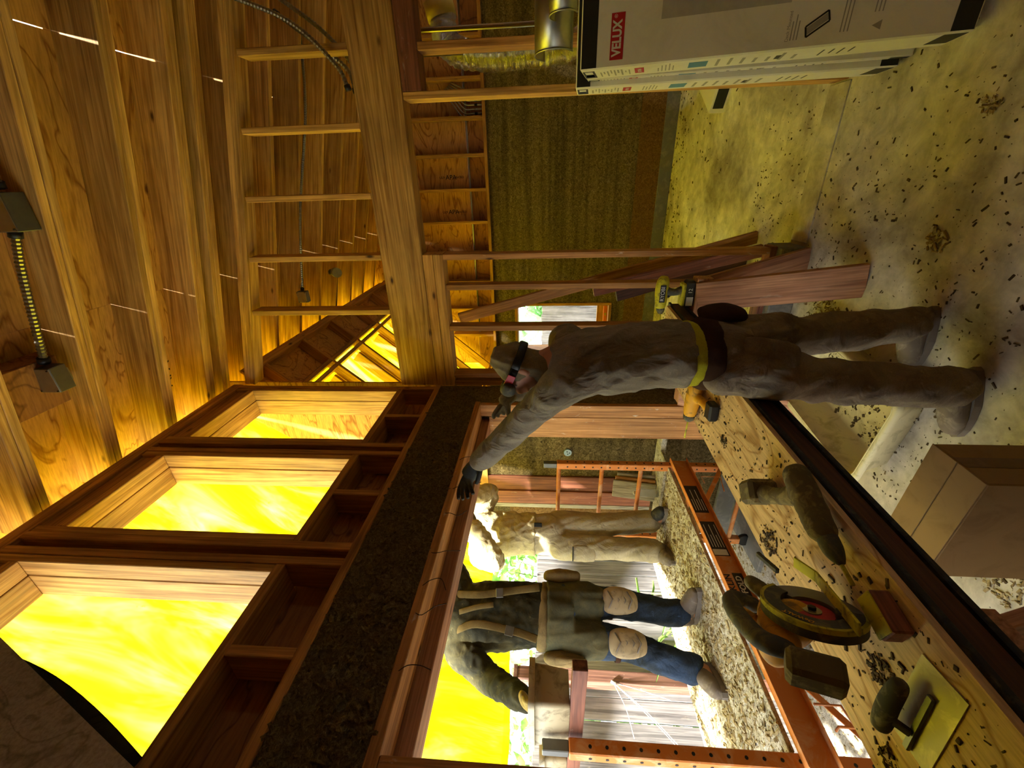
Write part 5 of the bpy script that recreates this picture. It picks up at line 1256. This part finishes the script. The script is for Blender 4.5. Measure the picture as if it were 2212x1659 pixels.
fuse('cargo_trousers', [([V3(-2.405, 2.385, 1.68), T2[0], V3(-2.405, 2.385, 1.45)], [(0.142, 0.112), (0.152, 0.122), (0.12, 0.095)], {'ref': s2, 'flat': True}),
      ([H2A, H2A.lerp(K2A, 0.45), K2A, K2A.lerp(A2A, 0.5), A2A, A2A + V3(0, 0, -0.05)], [0.098, 0.093, 0.082, 0.078, 0.080, 0.076]),
      ([H2B, H2B.lerp(K2B, 0.45), K2B, K2B.lerp(A2B, 0.5), A2B, A2B + V3(0, 0, -0.05)], [0.098, 0.093, 0.082, 0.078, 0.080, 0.076])], 0.009, CREAMP, p2, 0.010, 22, wd=(0.3, 0.3, -1))
fuse('jacket', [([V3(-2.405, 2.385, 1.66), T2[1] + V3(0, 0, 0.03), T2[2], T2[3], V3(-2.388, 2.362, 2.14)], [(0.160, 0.128), (0.150, 0.120), (0.162, 0.126), (0.150, 0.105), (0.09, 0.08)], {'ref': s2, 'flat': True}),
      ([T2[3], S2A, S2A.lerp(E2A, 0.5), E2A, E2A.lerp(W2A, 0.5), W2A], [0.088, 0.080, 0.076, 0.072, 0.062, 0.050]),
      ([T2[3], S2B, S2B.lerp(E2B, 0.5), E2B, E2B.lerp(W2B, 0.5), W2B], [0.088, 0.080, 0.076, 0.072, 0.062, 0.050])], 0.009, CREAM, p2, 0.011, 26, wd=(0.5, -0.3, -0.6))
pc = H2A.lerp(K2A, 0.55) + s2 * -0.03 + f2 * 0.082
fuse('cargo_pocket', [([pc + V3(0, 0, 0.07), pc, pc + V3(0, 0, -0.08)], [(0.055, 0.016), (0.060, 0.020), (0.055, 0.014)], {'ref': s2})], 0.007, CREAMP, p2, 0.003, 25)
beam('pocket_zip', pc + V3(0, 0, 0.07) + f2 * 0.02 - s2 * 0.05, pc + V3(0, 0, 0.068) + f2 * 0.02 + s2 * 0.05, 0.008, 0.010, BLACK, p2, f2, 0.001)
beam('belt_clip', V3(-2.405, 2.385, 1.665) + f2 * 0.128 + s2 * 0.09, V3(-2.405, 2.385, 1.61) + f2 * 0.13 + s2 * 0.09, 0.03, 0.014, BLACK, p2, f2, 0.003)
fuse('hair', [([q2(0, -0.02, 0.098), q2(0, -0.025, 0.055), q2(0, -0.045, 0.0), q2(0, -0.055, -0.05)], [(0.060, 0.068), (0.080, 0.092), (0.078, 0.064), (0.06, 0.04)], {'ref': q2(1, 0, 0) - q2(0, 0, 0)})], 0.008, MATS['brown_beard'], p2, 0.003, 60)
DBOOT = paint('black_boot', '#2a2a28', '#6a6656', 0.5, 0.6)
boot('boot', (-2.475, 2.370, 0.700), (-2.375, 2.130, 0.700), A2A + V3(0, 0, -0.01), BOOT, SOLE, p2)
boot('boot', (-2.400, 2.530, 0.700), (-2.165, 2.425, 0.700), A2B + V3(0, 0, -0.01), DBOOT, SOLE, p2)
glove('glove', W2A, V3(-2.13, 2.262, 2.125), V3(0.2, 0.2, -0.8), [V3(-2.07, 2.28, 2.17), V3(-2.065, 2.285, 2.15), V3(-2.065, 2.292, 2.13), V3(-2.075, 2.298, 2.11)], V3(-2.12, 2.225, 2.15), GLVG, p2, bend=V3(0.0, -0.01, 0.006), cuff=W2A.lerp(E2A, 0.2))
glove('glove', W2B, V3(-2.085, 2.385, 2.245), V3(0.5, 0.3, -0.2), [V3(-2.07, 2.335, 2.30), V3(-2.055, 2.345, 2.30), V3(-2.04, 2.355, 2.29), V3(-2.03, 2.367, 2.275)], V3(-2.115, 2.35, 2.225), GLVG, p2, bend=V3(0, -0.01, 0.005), cuff=W2B.lerp(E2B, 0.2))

p1.location.x += 0.02
p2.location.y -= 0.07
# ================================================================ LOOSE HEMP
R = random.Random(21)
def inpoly(px, py, poly_):
    c = False; j = len(poly_) - 1
    for i in range(len(poly_)):
        if (poly_[i][1] > py) != (poly_[j][1] > py) and px < (poly_[j][0] - poly_[i][0]) * (py - poly_[i][1]) / (poly_[j][1] - poly_[i][1]) + poly_[i][0]: c = not c
        j = i
    return c
def spread(n, x0, x1, y0, y1, z, dens=None, poly_=None):
    out = []
    while len(out) < n:
        x, y = R.uniform(x0, x1), R.uniform(y0, y1)
        if poly_ and not inpoly(x, y, poly_): continue
        d = noise.noise(Vector((x * 2.6, y * 2.6, 4))) * 0.5 + 0.5
        if dens: d *= dens(x, y)
        if R.random() < d: out.append((x, y, z))
    return out
def heap(c, r, h, n):
    o = []
    for i in range(n):
        a, q = R.uniform(0, 6.28), r * math.sqrt(R.random()); hh = h * max(0.0, 1 - (q / r)) ** 0.8
        o.append((c[0] + q * math.cos(a), c[1] + q * math.sin(a), c[2] + hh * R.random()))
    return o
fd_ = lambda x, y: 1.0 if x < -0.2 else max(0.12, 0.9 - 0.9 * (x + 0.2))
chips('floor_shavings', 'dark hemp shavings scattered over the concrete floor', 'shavings', spread(3400, -1.38, 1.6, 0.7, 3.6, 0.002, fd_), CHIPD, (0.0095, 0.003, 0.002), 1, tilt=0.15)
chips('floor_shavings', 'hemp shavings on the far-room floor along the back wall', 'shavings', spread(900, -2.3, 1.4, 4.2, 6.03, 0.003, lambda x, y: 0.2 + 0.8 * (y > 5.5)), CHIPD, (0.016, 0.005, 0.003), 2, tilt=0.15)
chips('shaving_heap', 'heap of hemp shavings under the brown sawhorse and small clumps nearby', 'shavings', heap((-0.80, 2.42, 0.002), 0.15, 0.06, 420) + heap((-0.66, 2.62, 0.002), 0.08, 0.03, 80) + heap((0.05, 1.62, 0.002), 0.05, 0.015, 70) + heap((-0.28, 1.9, 0.002), 0.05, 0.012, 60) + heap((0.2, 1.9, 0.002), 0.04, 0.012, 50), CHIPL, (0.018, 0.004, 0.003), 3, tilt=0.9)
chips('shaving_heap', 'loose hemp under the bench beside the mixing tub', 'shavings', spread(1500, -1.38, -0.95, 0.55, 1.45, 0.003) + heap((-0.45, 1.32, 0.002), 0.06, 0.02, 90) + heap((-0.5, 1.18, 0.002), 0.05, 0.02, 60), CHIPL, (0.015, 0.004, 0.003), 4, tilt=0.4)
PP = [(-0.74, 2.54), (-0.85, -0.28), (-1.265, -0.28), (-1.06, 2.54)]
chips('bench_shavings', 'dark hemp chips sprinkled on the bench plank', 'shavings', spread(1100, -1.27, -0.74, 0.2, 2.54, 0.8515, None, PP) + heap((-1.0, 0.60, 0.851), 0.035, 0.012, 90) + heap((-1.10, 1.06, 0.851), 0.045, 0.012, 110) + heap((-1.15, 0.50, 0.851), 0.03, 0.01, 60) + heap((-1.0, 1.5, 0.851), 0.03, 0.008, 50), CHIPD, (0.0075, 0.0025, 0.0016), 5, tilt=0.15)
chips('deck_shavings', 'hemp shavings covering the scaffold deck', 'shavings', spread(3600, -2.84, -1.915, 0.84, 2.49, 0.700), CHIPL, (0.018, 0.005, 0.004), 6, tilt=0.5)
chips('ground_shavings', 'loose hemp hurd lying on the ground below the scaffold', 'shavings', spread(3000, -3.2, -1.7, -0.2, 2.8, -0.037), CHIPL, (0.020, 0.006, 0.004), 7, tilt=0.3)
chips('header_fibres', 'ragged hemp fibres standing out of the hempcrete band', 'fibres', [(X0 + 0.003, R.uniform(0.3, 2.78), R.uniform(2.085, 2.38)) for i in range(3600)], MATS['rough_hempcrete'], (0.020, 0.005, 0.003), 8, up=(1, 0, 0), tilt=0.5)
tubpts = []
while len(tubpts) < 420:
    a, b = R.uniform(-0.32, 0.32), R.uniform(-0.17, 0.17)
    tubpts.append((-1.03 + 0.16 * a - b, 1.985 + a + 0.16 * b, 0.0085))
chips('tub_residue', 'hemp crumbs in the bottom of the pale mixing tub', 'shavings', tubpts, CHIPD, (0.012, 0.004, 0.003), 9, tilt=0.2)
